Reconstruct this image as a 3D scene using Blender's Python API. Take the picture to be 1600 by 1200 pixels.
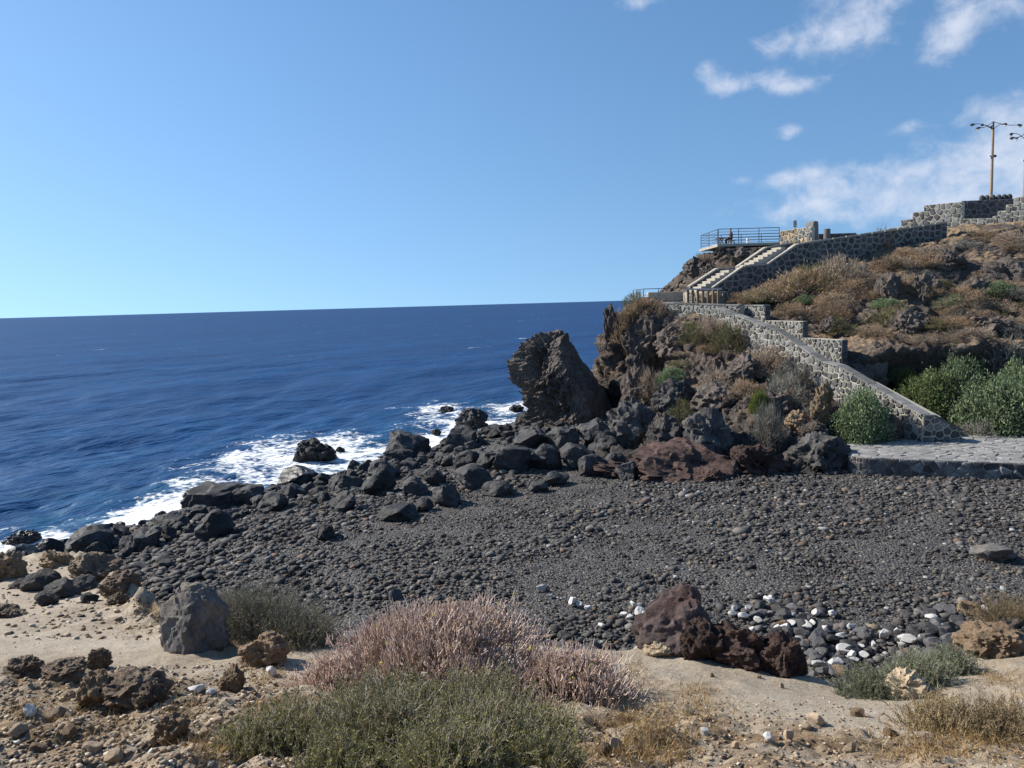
import bpy, math, random
import numpy as np
from mathutils import Vector, Matrix
from mathutils.bvhtree import BVHTree

for _o in list(bpy.data.objects): bpy.data.objects.remove(_o)
SC = bpy.context.scene
COL = SC.collection
R = math.radians
PI = math.pi

# ------------------------------------------------------------------ camera
F_PX = 1249.0; PITCH = math.atan(125.5/1249.0); ROLL = R(1.62)
CAM = np.array([0.0, 0.0, 10.0])
_fw = np.array([0.0, math.cos(PITCH), -math.sin(PITCH)])
_up = np.array([0.0, math.sin(PITCH), math.cos(PITCH)])
_xw = np.array([1.0, 0.0, 0.0])
_rt = math.cos(ROLL)*_xw - math.sin(ROLL)*_up
_u2 = math.sin(ROLL)*_xw + math.cos(ROLL)*_up
cd = bpy.data.cameras.new('camera'); cam = bpy.data.objects.new('camera', cd); COL.objects.link(cam)
cd.sensor_width = 36.0; cd.lens = F_PX/1600.0*36.0; cd.clip_start = 0.1; cd.clip_end = 100000
M = Matrix(((_rt[0], _u2[0], -_fw[0], CAM[0]), (_rt[1], _u2[1], -_fw[1], CAM[1]),
            (_rt[2], _u2[2], -_fw[2], CAM[2]), (0, 0, 0, 1)))
cam.matrix_world = M
SC.camera = cam

# ------------------------------------------------------------------ sun, sky, exposure
SUN_EL = R(36); SUN_AZ = R(-69)          # azimuth measured from +Y towards +X
SUN = np.array([math.sin(SUN_AZ)*math.cos(SUN_EL), math.cos(SUN_AZ)*math.cos(SUN_EL), math.sin(SUN_EL)])
sd = bpy.data.lights.new('sun', 'SUN'); so = bpy.data.objects.new('sun', sd); COL.objects.link(so)
sd.energy = 5.0; sd.angle = R(0.53); sd.color = (1.0, 0.94, 0.84)
so.rotation_euler = Vector(-SUN).to_track_quat('-Z', 'Y').to_euler(); so.location = (-40, 30, 60)
SC.view_settings.view_transform = 'Standard'; SC.view_settings.look = 'None'
SC.view_settings.exposure = 0.55; SC.view_settings.gamma = 1.0
SC.view_settings.use_curve_mapping = False
SKY_STRENGTH = 0.112

def ray(px, py):
    return _fw + _rt*((px-800.0)/F_PX) + _u2*((600.0-py)/F_PX)
def P(px, py, D):
    d = ray(px, py); return CAM + d*(D/d[1])
def PZ(px, py, z):
    d = ray(px, py); return CAM + d*((z-CAM[2])/d[2])
def to_px(p):
    v = np.asarray(p, float)-CAM
    dep = v@_fw
    return 800+F_PX*(v@_rt)/dep, 600-F_PX*(v@_u2)/dep, dep

def build_world():
    w = bpy.data.worlds.new('World'); SC.world = w; w.use_nodes = True
    nt = w.node_tree; N = nt.nodes; L = nt.links; N.clear()
    out = N.new('ShaderNodeOutputWorld')
    sky = N.new('ShaderNodeTexSky'); sky.sky_type = 'NISHITA'; sky.sun_disc = False
    sky.sun_elevation = SUN_EL; sky.sun_rotation = SUN_AZ
    sky.altitude = 0; sky.air_density = 1.0; sky.dust_density = 0.25; sky.ozone_density = 2.6
    hs = N.new('ShaderNodeHueSaturation'); hs.inputs['Saturation'].default_value = 1.13; hs.inputs['Hue'].default_value = 0.497
    L.new(sky.outputs[0], hs.inputs['Color'])
    # clear marine air: the pale band close to the horizon stays thin
    tg = N.new('ShaderNodeTexCoord'); vm = N.new('ShaderNodeVectorMath'); vm.operation = 'MULTIPLY_ADD'
    vm.inputs[1].default_value = (1, 1, .80); vm.inputs[2].default_value = (0, 0, .185)
    vn = N.new('ShaderNodeVectorMath'); vn.operation = 'NORMALIZE'
    L.new(tg.outputs['Generated'], vm.inputs[0]); L.new(vm.outputs[0], vn.inputs[0]); L.new(vn.outputs[0], sky.inputs['Vector'])
    bg = N.new('ShaderNodeBackground'); bg.inputs['Strength'].default_value = SKY_STRENGTH
    L.new(hs.outputs[0], bg.inputs['Color'])
    tc = N.new('ShaderNodeTexCoord')
    def math_(op, a, b=None, clamp=False):
        n = N.new('ShaderNodeMath'); n.operation = op; n.use_clamp = clamp
        for i, v in enumerate((a, b)):
            if v is None: continue
            if isinstance(v, (int, float)): n.inputs[i].default_value = v
            else: L.new(v, n.inputs[i])
        return n.outputs[0]
    # clouds: (px, py, half width, half height, weight) as directions on the sky sphere
    blobs = [(1108,110,22,15,.8),(1128,137,36,14,1.0),(1195,122,32,17,.95),(1245,137,42,13,.95),(1225,68,46,17,.75),(1288,58,42,36,1.0),(1360,30,48,42,.95),(1480,58,40,38,1.05),
             (1560,12,80,30,.85),(1238,205,28,11,.9),(1416,199,30,10,.65),(1580,168,65,30,.8),(1158,282,20,9,.85),(1215,280,26,12,.85),(1298,274,60,22,1.05),
             (1300,322,150,26,1.0),(1470,290,140,42,1.05),(1590,285,130,80,1.05),(995,3,34,13,.85),(1850,230,200,90,.9),(2150,320,300,80,.9),(1400,-90,180,50,.9)]
    acc = None
    for (px, py, a, b, wt) in blobs:
        c = ray(px, py); k = np.linalg.norm(c); c = c/k
        mp = N.new('ShaderNodeVectorMath'); mp.operation = 'SUBTRACT'; mp.inputs[1].default_value = c
        L.new(tc.outputs['Generated'], mp.inputs[0])
        ms = N.new('ShaderNodeVectorMath'); ms.operation = 'MULTIPLY'
        sx = F_PX*k/a; sz = F_PX*k/b
        ms.inputs[1].default_value = (sx, sx, sz); L.new(mp.outputs[0], ms.inputs[0])
        ln = N.new('ShaderNodeVectorMath'); ln.operation = 'DOT_PRODUCT'
        L.new(ms.outputs[0], ln.inputs[0]); L.new(ms.outputs[0], ln.inputs[1])
        e = math_('POWER', 0.42, ln.outputs['Value'])
        e = math_('MULTIPLY', e, wt)
        acc = e if acc is None else math_('ADD', acc, e)
    # the same cloud field goes on, thinly, over the land behind and to the right
    sep = N.new('ShaderNodeSeparateXYZ'); L.new(tc.outputs['Generated'], sep.inputs[0])
    acc = math_('MINIMUM', acc, 1.05)
    mpz = N.new('ShaderNodeMapping'); mpz.inputs['Scale'].default_value = (1, 1, 1.25)
    L.new(tc.outputs['Generated'], mpz.inputs[0])
    n1 = N.new('ShaderNodeTexNoise'); n1.inputs['Scale'].default_value = 27; n1.inputs['Detail'].default_value = 10
    n1.inputs['Roughness'].default_value = 0.6; n1.inputs['Distortion'].default_value = 0.25
    L.new(mpz.outputs[0], n1.inputs['Vector'])
    nn = math_('MULTIPLY', math_('SUBTRACT', n1.outputs['Fac'], 0.5), 2.6)
    dens = math_('ADD', acc, nn)
    dens = math_('MULTIPLY', dens, math_('MULTIPLY', acc, 3.0, True))
    mr = N.new('ShaderNodeMapRange'); mr.interpolation_type = 'SMOOTHSTEP'
    mr.inputs['From Min'].default_value = 0.22; mr.inputs['From Max'].default_value = 1.75
    mr.inputs['To Max'].default_value = 0.86
    L.new(dens, mr.inputs['Value'])
    cb = N.new('ShaderNodeBackground'); cb.inputs['Color'].default_value = (0.80, 0.86, 1.0, 1); cb.inputs['Strength'].default_value = 0.64
    mx = N.new('ShaderNodeMixShader'); L.new(mr.outputs[0], mx.inputs[0]); L.new(bg.outputs[0], mx.inputs[1]); L.new(cb.outputs[0], mx.inputs[2])
    L.new(mx.outputs[0], out.inputs[0])
build_world()

# ------------------------------------------------------------------ numpy noise
_rs = np.random.RandomState(7)
_perm = np.concatenate([_rs.permutation(256)]*3)
_g = _rs.normal(size=(256, 3)); _g /= np.linalg.norm(_g, axis=1)[:, None]
_cell = _rs.rand(256, 3)
def perlin(p):
    p = np.asarray(p, float); i = np.floor(p).astype(int); f = p-i; i &= 255
    u = f*f*f*(f*(f*6-15)+10); r = 0
    for dx in (0, 1):
        for dy in (0, 1):
            for dz in (0, 1):
                h = _perm[_perm[_perm[(i[:, 0]+dx) & 255]+((i[:, 1]+dy) & 255)]+((i[:, 2]+dz) & 255)]
                g = _g[h]; d = f-np.array([dx, dy, dz])
                w = (u[:, 0] if dx else 1-u[:, 0])*(u[:, 1] if dy else 1-u[:, 1])*(u[:, 2] if dz else 1-u[:, 2])
                r = r+w*np.einsum('ij,ij->i', g, d)
    return r*1.5
def fbm(p, oc=4, gain=.5):
    a = 1; s = 0; q = np.array(p, float)
    for _ in range(oc): s = s+a*perlin(q); q = q*2.03+17.3; a *= gain
    return s
def ridged(p, oc=4, gain=.5):
    a = 1; s = 0; q = np.array(p, float)
    for _ in range(oc): s = s+a*(1-np.abs(perlin(q))*2); q = q*2.1+9.1; a *= gain
    return s
def worley(p):
    p = np.asarray(p, float); i = np.floor(p).astype(int); f = p-i
    d1 = np.full(len(p), 9.0); d2 = np.full(len(p), 9.0)
    for dx in (-1, 0, 1):
        for dy in (-1, 0, 1):
            for dz in (-1, 0, 1):
                h = _perm[_perm[_perm[(i[:, 0]+dx) & 255]+((i[:, 1]+dy) & 255)]+((i[:, 2]+dz) & 255)]
                q = _cell[h]+np.array([dx, dy, dz])-f
                d = np.einsum('ij,ij->i', q, q)
                d2 = np.minimum(d2, np.maximum(d, d1)); d1 = np.minimum(d1, d)
    return np.sqrt(d1), np.sqrt(d2)
def sstep(a, b, x):
    t = np.clip((x-a)/(b-a), 0, 1); return t*t*(3-2*t)

# ------------------------------------------------------------------ mesh helpers
def mesh_np(name, V, Fc, smooth=False, sharp=None):
    V = np.asarray(V, np.float32); Fc = np.asarray(Fc, np.int32); k = Fc.shape[1]
    me = bpy.data.meshes.new(name)
    me.vertices.add(len(V)); me.vertices.foreach_set('co', V.ravel())
    me.loops.add(Fc.size); me.loops.foreach_set('vertex_index', Fc.ravel())
    me.polygons.add(len(Fc)); me.polygons.foreach_set('loop_start', np.arange(0, Fc.size, k, dtype=np.int32))
    me.polygons.foreach_set('loop_total', np.full(len(Fc), k, np.int32))
    me.update(calc_edges=True)
    if smooth: me.polygons.foreach_set('use_smooth', np.ones(len(Fc), bool))
    if sharp: me.set_sharp_from_angle(angle=R(sharp))
    return me
def color_attr(me, name, rgb):
    a = me.color_attributes.new(name, 'FLOAT_COLOR', 'POINT')
    c = np.ones((len(me.vertices), 4), np.float32); c[:, :3] = rgb
    a.data.foreach_set('color', c.ravel())
def float_attr(me, name, v):
    a = me.attributes.new(name, 'FLOAT', 'POINT'); a.data.foreach_set('value', np.asarray(v, np.float32))
class MB:
    """collects boxes, tubes, prisms into one mesh"""
    def __init__(s): s.v = []; s.f = []
    def add(s, V, Fc):
        o = len(s.v); s.v += [tuple(map(float, p)) for p in V]; s.f += [tuple(i+o for i in f) for f in Fc]; return s
    def box(s, c, size, ax=None):
        c = np.asarray(c, float); h = np.asarray(size, float)/2
        A = np.eye(3) if ax is None else np.asarray(ax, float)
        V = [c+A[0]*h[0]*x+A[1]*h[1]*y+A[2]*h[2]*z for x in (-1, 1) for y in (-1, 1) for z in (-1, 1)]
        return s.add(V, [(0,1,3,2),(4,6,7,5),(0,4,5,1),(2,3,7,6),(0,2,6,4),(1,5,7,3)])
    def bar(s, a, b, w, h=None):
        a = np.asarray(a, float); b = np.asarray(b, float); d = b-a; l = np.linalg.norm(d); d = d/l
        u = np.cross(d, (0, 0, 1.0))
        if np.linalg.norm(u) < 1e-3: u = np.array([1.0, 0, 0])
        u /= np.linalg.norm(u); v = np.cross(u, d)
        return s.box((a+b)/2, (l, w, h or w), (d, u, v))
    def tube(s, pts, rads, n=8, cap=True):
        pts = [np.asarray(p, float) for p in pts]; V = []; Fc = []
        for i, p in enumerate(pts):
            d = pts[min(i+1, len(pts)-1)]-pts[max(i-1, 0)]; d = d/np.linalg.norm(d)
            u = np.cross(d, (0.13, 0.05, 1.0) if abs(d[2]) < .95 else (1.0, 0, 0)); u /= np.linalg.norm(u); v = np.cross(d, u)
            r = rads[i] if hasattr(rads, '__len__') else rads
            V += [p+r*(math.cos(2*PI*k/n)*u+math.sin(2*PI*k/n)*v) for k in range(n)]
        for i in range(len(pts)-1):
            for k in range(n):
                Fc.append((i*n+k, i*n+(k+1) % n, (i+1)*n+(k+1) % n, (i+1)*n+k))
        if cap: Fc.append(tuple(range(n))[::-1]); Fc.append(tuple(range((len(pts)-1)*n, len(pts)*n)))
        return s.add(V, Fc)
    def mesh(s, name, smooth=False, sharp=40):
        me = bpy.data.meshes.new(name); me.from_pydata(s.v, [], s.f); me.update()
        if smooth:
            for p in me.polygons: p.use_smooth = True
            me.set_sharp_from_angle(angle=R(sharp))
        return me
    def build(s, name, mat, parent=None, smooth=False):
        return link(name, s.mesh(name, smooth), mat, parent)
def link(name, me, mat=None, parent=None, loc=None):
    o = bpy.data.objects.new(name, me); COL.objects.link(o)
    if mat is not None and me is not None and len(me.materials) == 0: me.materials.append(mat)
    if parent is not None: o.parent = parent
    if loc is not None: o.location = [float(v) for v in loc]
    return o
def tag(o, label, cat, group=None, kind=None):
    if label: o['label'] = label
    if cat: o['category'] = cat
    if group: o['group'] = group
    if kind: o['kind'] = kind
    return o
def empty(name, loc=(0, 0, 0)):
    o = bpy.data.objects.new(name, None); o.empty_display_size = .2; COL.objects.link(o); o.location = [float(v) for v in loc]; return o
def rel(o, me_obj):      # parts are built in world coordinates: shift under an Empty that is not at the origin
    me_obj.location = [-v for v in o.location]; return me_obj

# ------------------------------------------------------------------ materials
def newmat(name):
    m = bpy.data.materials.new(name); m.use_nodes = True
    nt = m.node_tree; b = nt.nodes['Principled BSDF']
    return m, nt, nt.nodes, nt.links, b
def ramp(N, stops):
    r = N.new('ShaderNodeValToRGB'); e = r.color_ramp.elements
    while len(e) < len(stops): e.new(0.5)
    for i, (p, c) in enumerate(stops): e[i].position = p; e[i].color = (*c, 1)
    return r
def noise(N, L, vec, scale, detail=5, rough=.55, dist=0):
    n = N.new('ShaderNodeTexNoise'); n.inputs['Scale'].default_value = scale; n.inputs['Detail'].default_value = detail
    n.inputs['Roughness'].default_value = rough; n.inputs['Distortion'].default_value = dist
    if vec is not None: L.new(vec, n.inputs['Vector'])
    return n
def rock_mat(name, dark, mid, light, scale=1.5, bump=.5, bdist=.06, rand=.35, coord='Object', rough=.9, pit=0.0, spots=None):
    m, nt, N, L, b = newmat(name)
    tc = N.new('ShaderNodeTexCoord'); oi = N.new('ShaderNodeObjectInfo')
    va = N.new('ShaderNodeVectorMath'); va.operation = 'ADD'
    sc = N.new('ShaderNodeVectorMath'); sc.operation = 'SCALE'; sc.inputs['Scale'].default_value = 37.0
    cx = N.new('ShaderNodeCombineXYZ'); L.new(oi.outputs['Random'], cx.inputs[0]); L.new(oi.outputs['Random'], cx.inputs[1])
    L.new(cx.outputs[0], sc.inputs[0]); L.new(tc.outputs[coord], va.inputs[0]); L.new(sc.outputs[0], va.inputs[1])
    v = va.outputs[0]
    n1 = noise(N, L, v, scale, 8, .62, .3); n2 = noise(N, L, v, scale*7, 6, .6)
    rp = ramp(N, [(.32, dark), (.52, mid), (.74, light)])
    mixv = N.new('ShaderNodeMath'); mixv.operation = 'MULTIPLY_ADD'; mixv.inputs[1].default_value = .45
    L.new(n2.outputs['Fac'], mixv.inputs[0])
    ms = N.new('ShaderNodeMath'); ms.operation = 'MULTIPLY'; ms.inputs[1].default_value = .58; L.new(n1.outputs['Fac'], ms.inputs[0])
    L.new(ms.outputs[0], mixv.inputs[2]); L.new(mixv.outputs[0], rp.inputs[0])
    hv = N.new('ShaderNodeHueSaturation')
    mr = N.new('ShaderNodeMapRange'); mr.inputs['To Min'].default_value = 1-rand; mr.inputs['To Max'].default_value = 1+rand
    L.new(oi.outputs['Random'], mr.inputs['Value']); L.new(mr.outputs[0], hv.inputs['Value']); L.new(rp.outputs[0], hv.inputs['Color'])
    colout = hv.outputs[0]
    if spots:
        n4 = noise(N, L, v, scale*.45, 4, .6); r4 = ramp(N, [(.5, (0, 0, 0)), (.66, (1, 1, 1))]); L.new(n4.outputs['Fac'], r4.inputs[0])
        mx = N.new('ShaderNodeMix'); mx.data_type = 'RGBA'; L.new(r4.outputs[0], mx.inputs[0]); L.new(colout, mx.inputs[6]); mx.inputs[7].default_value = (*spots, 1)
        colout = mx.outputs[2]
    L.new(colout, b.inputs['Base Color']); b.inputs['Roughness'].default_value = rough
    b.inputs['Specular IOR Level'].default_value = .3
    n3 = noise(N, L, v, scale*5, 9, .68)
    bp = N.new('ShaderNodeBump'); bp.inputs['Strength'].default_value = bump; bp.inputs['Distance'].default_value = bdist
    h = n3.outputs['Fac']
    if pit > 0:
        vo = N.new('ShaderNodeTexVoronoi'); vo.inputs['Scale'].default_value = scale*6; L.new(v, vo.inputs['Vector'])
        ad = N.new('ShaderNodeMath'); ad.operation = 'MULTIPLY_ADD'; ad.inputs[1].default_value = pit
        L.new(vo.outputs['Distance'], ad.inputs[0]); L.new(n3.outputs['Fac'], ad.inputs[2]); h = ad.outputs[0]
    L.new(h, bp.inputs['Height']); L.new(bp.outputs[0], b.inputs['Normal'])
    return m
MAT = {}
MAT['basalt'] = rock_mat('black basalt', (.016,.016,.017), (.040,.0385,.039), (.10,.096,.094), 1.1, .6, .08, .4, rough=.72)
MAT['basalt_wet'] = rock_mat('wet black basalt', (.010,.010,.011), (.022,.021,.022), (.05,.048,.047), 1.1, .6, .06, .3, rough=.42)
MAT['lava'] = rock_mat('brown lava rock', (.032,.026,.023), (.095,.077,.067), (.20,.163,.14), .9, .9, .16, .2, pit=.6, spots=(.12,.088,.068))
MAT['lava_grey'] = rock_mat('grey lava rock', (.026,.025,.025), (.07,.065,.062), (.155,.145,.137), .9, .9, .13, .25, pit=.4)
MAT['lava_red'] = rock_mat('red lava rock', (.028,.017,.014), (.066,.040,.033), (.13,.083,.068), 1.2, .9, .1, .25, pit=.6)
MAT['red_grey'] = rock_mat('mauve grey rock', (.045,.032,.030), (.10,.075,.070), (.18,.145,.135), 1.0, .9, .08, .1, spots=(.075,.042,.036))
MAT['crust'] = rock_mat('brown earth crust', (.065,.045,.032), (.15,.108,.075), (.28,.21,.15), 1.6, .9, .07, .2, pit=.5, spots=(.22,.165,.115))
MAT['ochre_rock'] = rock_mat('ochre tuff rock', (.10,.065,.04), (.21,.145,.09), (.33,.245,.16), 1.4, .8, .07, .25, pit=.4)
MAT['tuff'] = rock_mat('pale tuff', (.26,.19,.12), (.42,.33,.22), (.56,.46,.33), 2.0, .8, .05, .2)
MAT['grey_boulder'] = rock_mat('grey boulder', (.06,.055,.052), (.13,.12,.113), (.26,.245,.23), 1.6, .6, .05, .15, spots=(.16,.135,.11))
MAT['cobble'] = rock_mat('dark cobble', (.026,.026,.028), (.065,.063,.065), (.14,.136,.136), 3.0, .5, .02, .6, rough=.75)
MAT['white_stone'] = rock_mat('white bleached stone', (.30,.29,.28), (.48,.47,.455), (.62,.61,.59), 4, .4, .02, .15)
MAT['tan_stone'] = rock_mat('tan stone', (.16,.11,.075), (.32,.24,.165), (.46,.37,.27), 5, .6, .02, .45)
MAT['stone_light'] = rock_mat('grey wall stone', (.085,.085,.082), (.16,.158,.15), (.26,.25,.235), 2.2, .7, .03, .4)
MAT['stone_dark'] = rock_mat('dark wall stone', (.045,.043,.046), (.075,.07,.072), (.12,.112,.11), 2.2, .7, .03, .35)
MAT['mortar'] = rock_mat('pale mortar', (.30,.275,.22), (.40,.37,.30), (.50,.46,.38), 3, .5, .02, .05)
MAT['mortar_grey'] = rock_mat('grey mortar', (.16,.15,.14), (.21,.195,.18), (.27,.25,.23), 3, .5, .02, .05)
MAT['concrete'] = rock_mat('weathered concrete', (.25,.22,.185), (.35,.315,.265), (.44,.40,.34), 1.2, .3, .01, .05)
MAT['paving'] = rock_mat('grey paving stone', (.16,.155,.15), (.235,.23,.22), (.32,.31,.295), 2.2, .5, .015, .22)
MAT['monolith'] = rock_mat('grey monolith', (.10,.095,.092), (.15,.142,.135), (.21,.2,.19), 1.5, .4, .02, .1)
MAT['wood'] = rock_mat('weathered wood', (.13,.085,.05), (.22,.15,.095), (.31,.22,.14), 5, .3, .01, .15)
MAT['wood_yellow'] = rock_mat('yellow wood', (.40,.26,.09), (.52,.34,.13), (.6,.42,.18), 5, .2, .01, .05)
def plain(name, col, rough=.6, metal=0, var=.25):
    m, nt, N, L, b = newmat(name)
    tc = N.new('ShaderNodeTexCoord'); n = noise(N, L, tc.outputs['Object'], 6, 4)
    rp = ramp(N, [(.3, tuple(c*(1-var) for c in col)), (.7, tuple(min(1, c*(1+var)) for c in col))]); L.new(n.outputs['Fac'], rp.inputs[0])
    L.new(rp.outputs[0], b.inputs['Base Color']); b.inputs['Roughness'].default_value = rough; b.inputs['Metallic'].default_value = metal
    return m
MAT['metal'] = plain('grey painted steel', (.13,.14,.16), .45, .6)
MAT['metal_dark'] = plain('dark lamp metal', (.05,.05,.055), .4, .5)
MAT['rail_wood'] = plain('tan rail', (.36,.28,.17), .6)
MAT['pole'] = plain('brown lamp pole', (.30,.20,.12), .55)
MAT['white'] = plain('white paint', (.78,.77,.74), .6, 0, .06)
MAT['lamp_glass'] = plain('white lamp glass', (.75,.75,.72), .2, 0, .03)
MAT['sign'] = plain('pale sign face', (.42,.43,.44), .5, 0, .08)
MAT['sign_dark'] = plain('dark sign print', (.06,.06,.07), .5)
def attr_mat(name, rough=.9, transl=0.0, bumpscale=None, spec=.2, objrand=.25):
    m, nt, N, L, b = newmat(name)
    at = N.new('ShaderNodeAttribute'); at.attribute_name = 'col'
    oi = N.new('ShaderNodeObjectInfo'); hv = N.new('ShaderNodeHueSaturation')
    mr = N.new('ShaderNodeMapRange'); mr.inputs['To Min'].default_value = 1-objrand; mr.inputs['To Max'].default_value = 1+objrand
    L.new(oi.outputs['Random'], mr.inputs[0]); L.new(mr.outputs[0], hv.inputs['Value'])
    L.new(at.outputs['Color'], hv.inputs['Color']); L.new(hv.outputs[0], b.inputs['Base Color'])
    b.inputs['Roughness'].default_value = rough; b.inputs['Specular IOR Level'].default_value = spec
    if bumpscale:
        tc = N.new('ShaderNodeTexCoord'); n = noise(N, L, tc.outputs['Object'], bumpscale, 5, .65)
        bp = N.new('ShaderNodeBump'); bp.inputs['Strength'].default_value = .6; bp.inputs['Distance'].default_value = .02
        L.new(n.outputs['Fac'], bp.inputs['Height']); L.new(bp.outputs[0], b.inputs['Normal'])
    if transl > 0:
        t = N.new('ShaderNodeBsdfTranslucent'); L.new(hv.outputs[0], t.inputs['Color'])
        mx = N.new('ShaderNodeMixShader'); mx.inputs[0].default_value = transl
        L.new(b.outputs[0], mx.inputs[1]); L.new(t.outputs[0], mx.inputs[2]); L.new(mx.outputs[0], N['Material Output'].inputs[0])
    return m
MAT['plant'] = attr_mat('shrub twigs and leaves', .85, .25)
MAT['twig'] = attr_mat('dry twigs', .85, 0.0)
MAT['pebbles'] = attr_mat('loose pebbles', .85, 0, 20, .3, 0)
#STRUCTURE
# ------------------------------------------------------------------ shoreline frame
SH0 = np.array([-19.0, 34.0]); SHD = np.array([.522, .853]); SHN = np.array([.853, -.522])
def shore_s(x, y):      # metres inland from the mean waterline
    q = np.stack([x-SH0[0], y-SH0[1]], -1)
    t = q@SHD
    return q@SHN + 1.0*np.sin(t*.33+.6) + .6*np.sin(t*.9), t
def beach_z(x, y):
    s, t = shore_s(x, y)
    z = np.where(s < 0, s*.16, np.minimum(s*.125, 1.45+(s-11.6)*.018))
    return np.where(s > 11.6, np.minimum(z, 1.95), z)

# ------------------------------------------------------------------ sea
def build_sea():
    nr, nc = 560, 400
    inv = np.linspace(1/17.0, 1/1600.0, nr-40)
    Ds = np.concatenate([1/inv, np.geomspace(1700, 60000, 40)])
    an = np.linspace(R(-62), R(62), nc)
    Dg, A = np.meshgrid(Ds, an, indexing='ij')
    X = Dg*np.tan(A); Y = Dg.copy(); 
    x = X.ravel(); y = Y.ravel()
    spacing = np.gradient(Ds)[:, None]*np.ones((1, nc)); spacing = spacing.ravel()
    s, t = shore_s(x, y)
    z = np.zeros_like(x)
    # swell runs in towards the shore, crests roughly parallel to it
    rng = np.random.RandomState(3)
    wob = fbm(np.stack([x*.02, y*.02, x*0], -1), 2)*5
    for lam, amp, spread, n in ((19, .19, .3, 4), (8.5, .13, .4, 6), (3.7, .085, .55, 8), (1.7, .045, .7, 8)):
        k = 2*PI/lam
        fade = 1-sstep(lam/4.5, lam/2.4, spacing)
        for i in range(n):
            th = rng.normal(0, spread); l2 = k*rng.uniform(.8, 1.25)
            dx, dy = -SHN[0]*math.cos(th)+SHD[0]*math.sin(th), -SHN[1]*math.cos(th)+SHD[1]*math.sin(th)
            ph = l2*(x*dx+y*dy+wob*(.3 if lam < 5 else 1))+rng.uniform(0, 6.28)
            w = np.sin(ph); w = w+.25*np.cos(2*ph)
            env = .55+.75*perlin(np.stack([x*.03*12/lam, y*.03*12/lam, x*0+i+lam], -1))
            z += amp*env*w*fade/math.sqrt(n)*1.35
    z *= (1-.55*sstep(-6, 0, s))
    V = np.stack([x, y, z], -1)
    i = np.arange(nr-1)[:, None]*nc+np.arange(nc-1)[None]
    Fc = np.stack([i, i+1, i+nc+1, i+nc], -1).reshape(-1, 4)
    me = mesh_np('sea', V, Fc, True)
    # foam: where waves break against the shore and the outlying rocks
    foam = np.exp(-np.maximum(-s, 0)/1.6)*.62
    for (px, py, r, w) in ((495,706,4.6,1.0),(465,724,6,.85),(560,715,5.5,.8),(405,720,5.5,.78),(440,700,5,.66),(330,765,4.5,.72),(600,705,4,.75),(690,690,4.5,.95),(655,735,3,.8),(740,665,5,.85),(690,643,4.5,.7),
                           (700,660,5,.7),(800,637,4,.8),(830,632,3,.6),(280,785,4,.9),(250,805,4,1.1),(180,825,3,.8),(60,850,2.5,.9),(300,760,3,.65),(520,690,4,.6),(540,740,3,.75),(610,640,1.5,.5),(790,660,2.5,.9),(20,840,2.5,.7)):
        c = PZ(px, py, 0); d2 = ((x-c[0])**2*1.0+((y-c[1])*.55)**2)/r**2
        foam = np.maximum(foam, w*np.exp(-d2*1.1))
    foam *= (1-sstep(100, 140, y))
    float_attr(me, 'foam', np.clip(foam, 0, 1))
    float_attr(me, 'shallow', np.clip(np.exp(-np.maximum(-s, 0)/7.0), 0, 1))
    m, nt, N, L, b = newmat('sea water')
    tc = N.new('ShaderNodeTexCoord'); v = tc.outputs['Object']
    mp = N.new('ShaderNodeMapping'); mp.inputs['Rotation'].default_value = (0, 0, R(33)); L.new(v, mp.inputs[0])
    mp2 = N.new('ShaderNodeMapping'); mp2.inputs['Scale'].default_value = (1, .30, 1); L.new(mp.outputs[0], mp2.inputs[0])
    af = N.new('ShaderNodeAttribute'); af.attribute_name = 'foam'
    ash = N.new('ShaderNodeAttribute'); ash.attribute_name = 'shallow'
    big = noise(N, L, mp2.outputs[0], .035, 5, .6)
    deep = ramp(N, [(.30, (.0010, .012, .055)), (.5, (.0022, .026, .098)), (.72, (.0055, .055, .155))]); wA = noise(N, L, mp2.outputs[0], .5, 4, .6, .1); wB = noise(N, L, mp2.outputs[0], .12, 6, .7, .1); wC = noise(N, L, mp2.outputs[0], 1.9, 4, .6, .1)
    def lin(a, k, c):
        n = N.new('ShaderNodeMath'); n.operation = 'MULTIPLY_ADD'; L.new(a, n.inputs[0]); n.inputs[1].default_value = k
        if isinstance(c, float): n.inputs[2].default_value = c
        else: L.new(c, n.inputs[2])
        return n.outputs[0]
    L.new(lin(wC.outputs['Fac'], .35, lin(wA.outputs['Fac'], .55, lin(wB.outputs['Fac'], .5, lin(big.outputs['Fac'], .4, -.40)))), deep.inputs[0])  # wind patches, plus ripple light and dark put into the water colour
    shn = noise(N, L, v, .28, 5, .6)
    shm = N.new('ShaderNodeMath'); shm.operation = 'MULTIPLY'; L.new(ash.outputs['Fac'], shm.inputs[0])
    shr = ramp(N, [(.35, (0, 0, 0)), (.7, (1, 1, 1))]); L.new(shn.outputs['Fac'], shr.inputs[0]); L.new(shr.outputs[0], shm.inputs[1])
    mxs = N.new('ShaderNodeMix'); mxs.data_type = 'RGBA'; L.new(shm.outputs[0], mxs.inputs[0]); L.new(deep.outputs[0], mxs.inputs[6]); mxs.inputs[7].default_value = (.012, .10, .135, 1)
    # lacy foam
    fd = noise(N, L, v, .55, 3, .5)
    wv = N.new('ShaderNodeMix'); wv.data_type = 'VECTOR'; wv.inputs[0].default_value = .12
    L.new(v, wv.inputs[4]); fcol = noise(N, L, v, .8, 3, .5); L.new(fcol.outputs['Color'], wv.inputs[5])
    vor = N.new('ShaderNodeTexVoronoi'); vor.feature = 'DISTANCE_TO_EDGE'; vor.inputs['Scale'].default_value = 1.5; L.new(wv.outputs[1], vor.inputs['Vector'])
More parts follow.
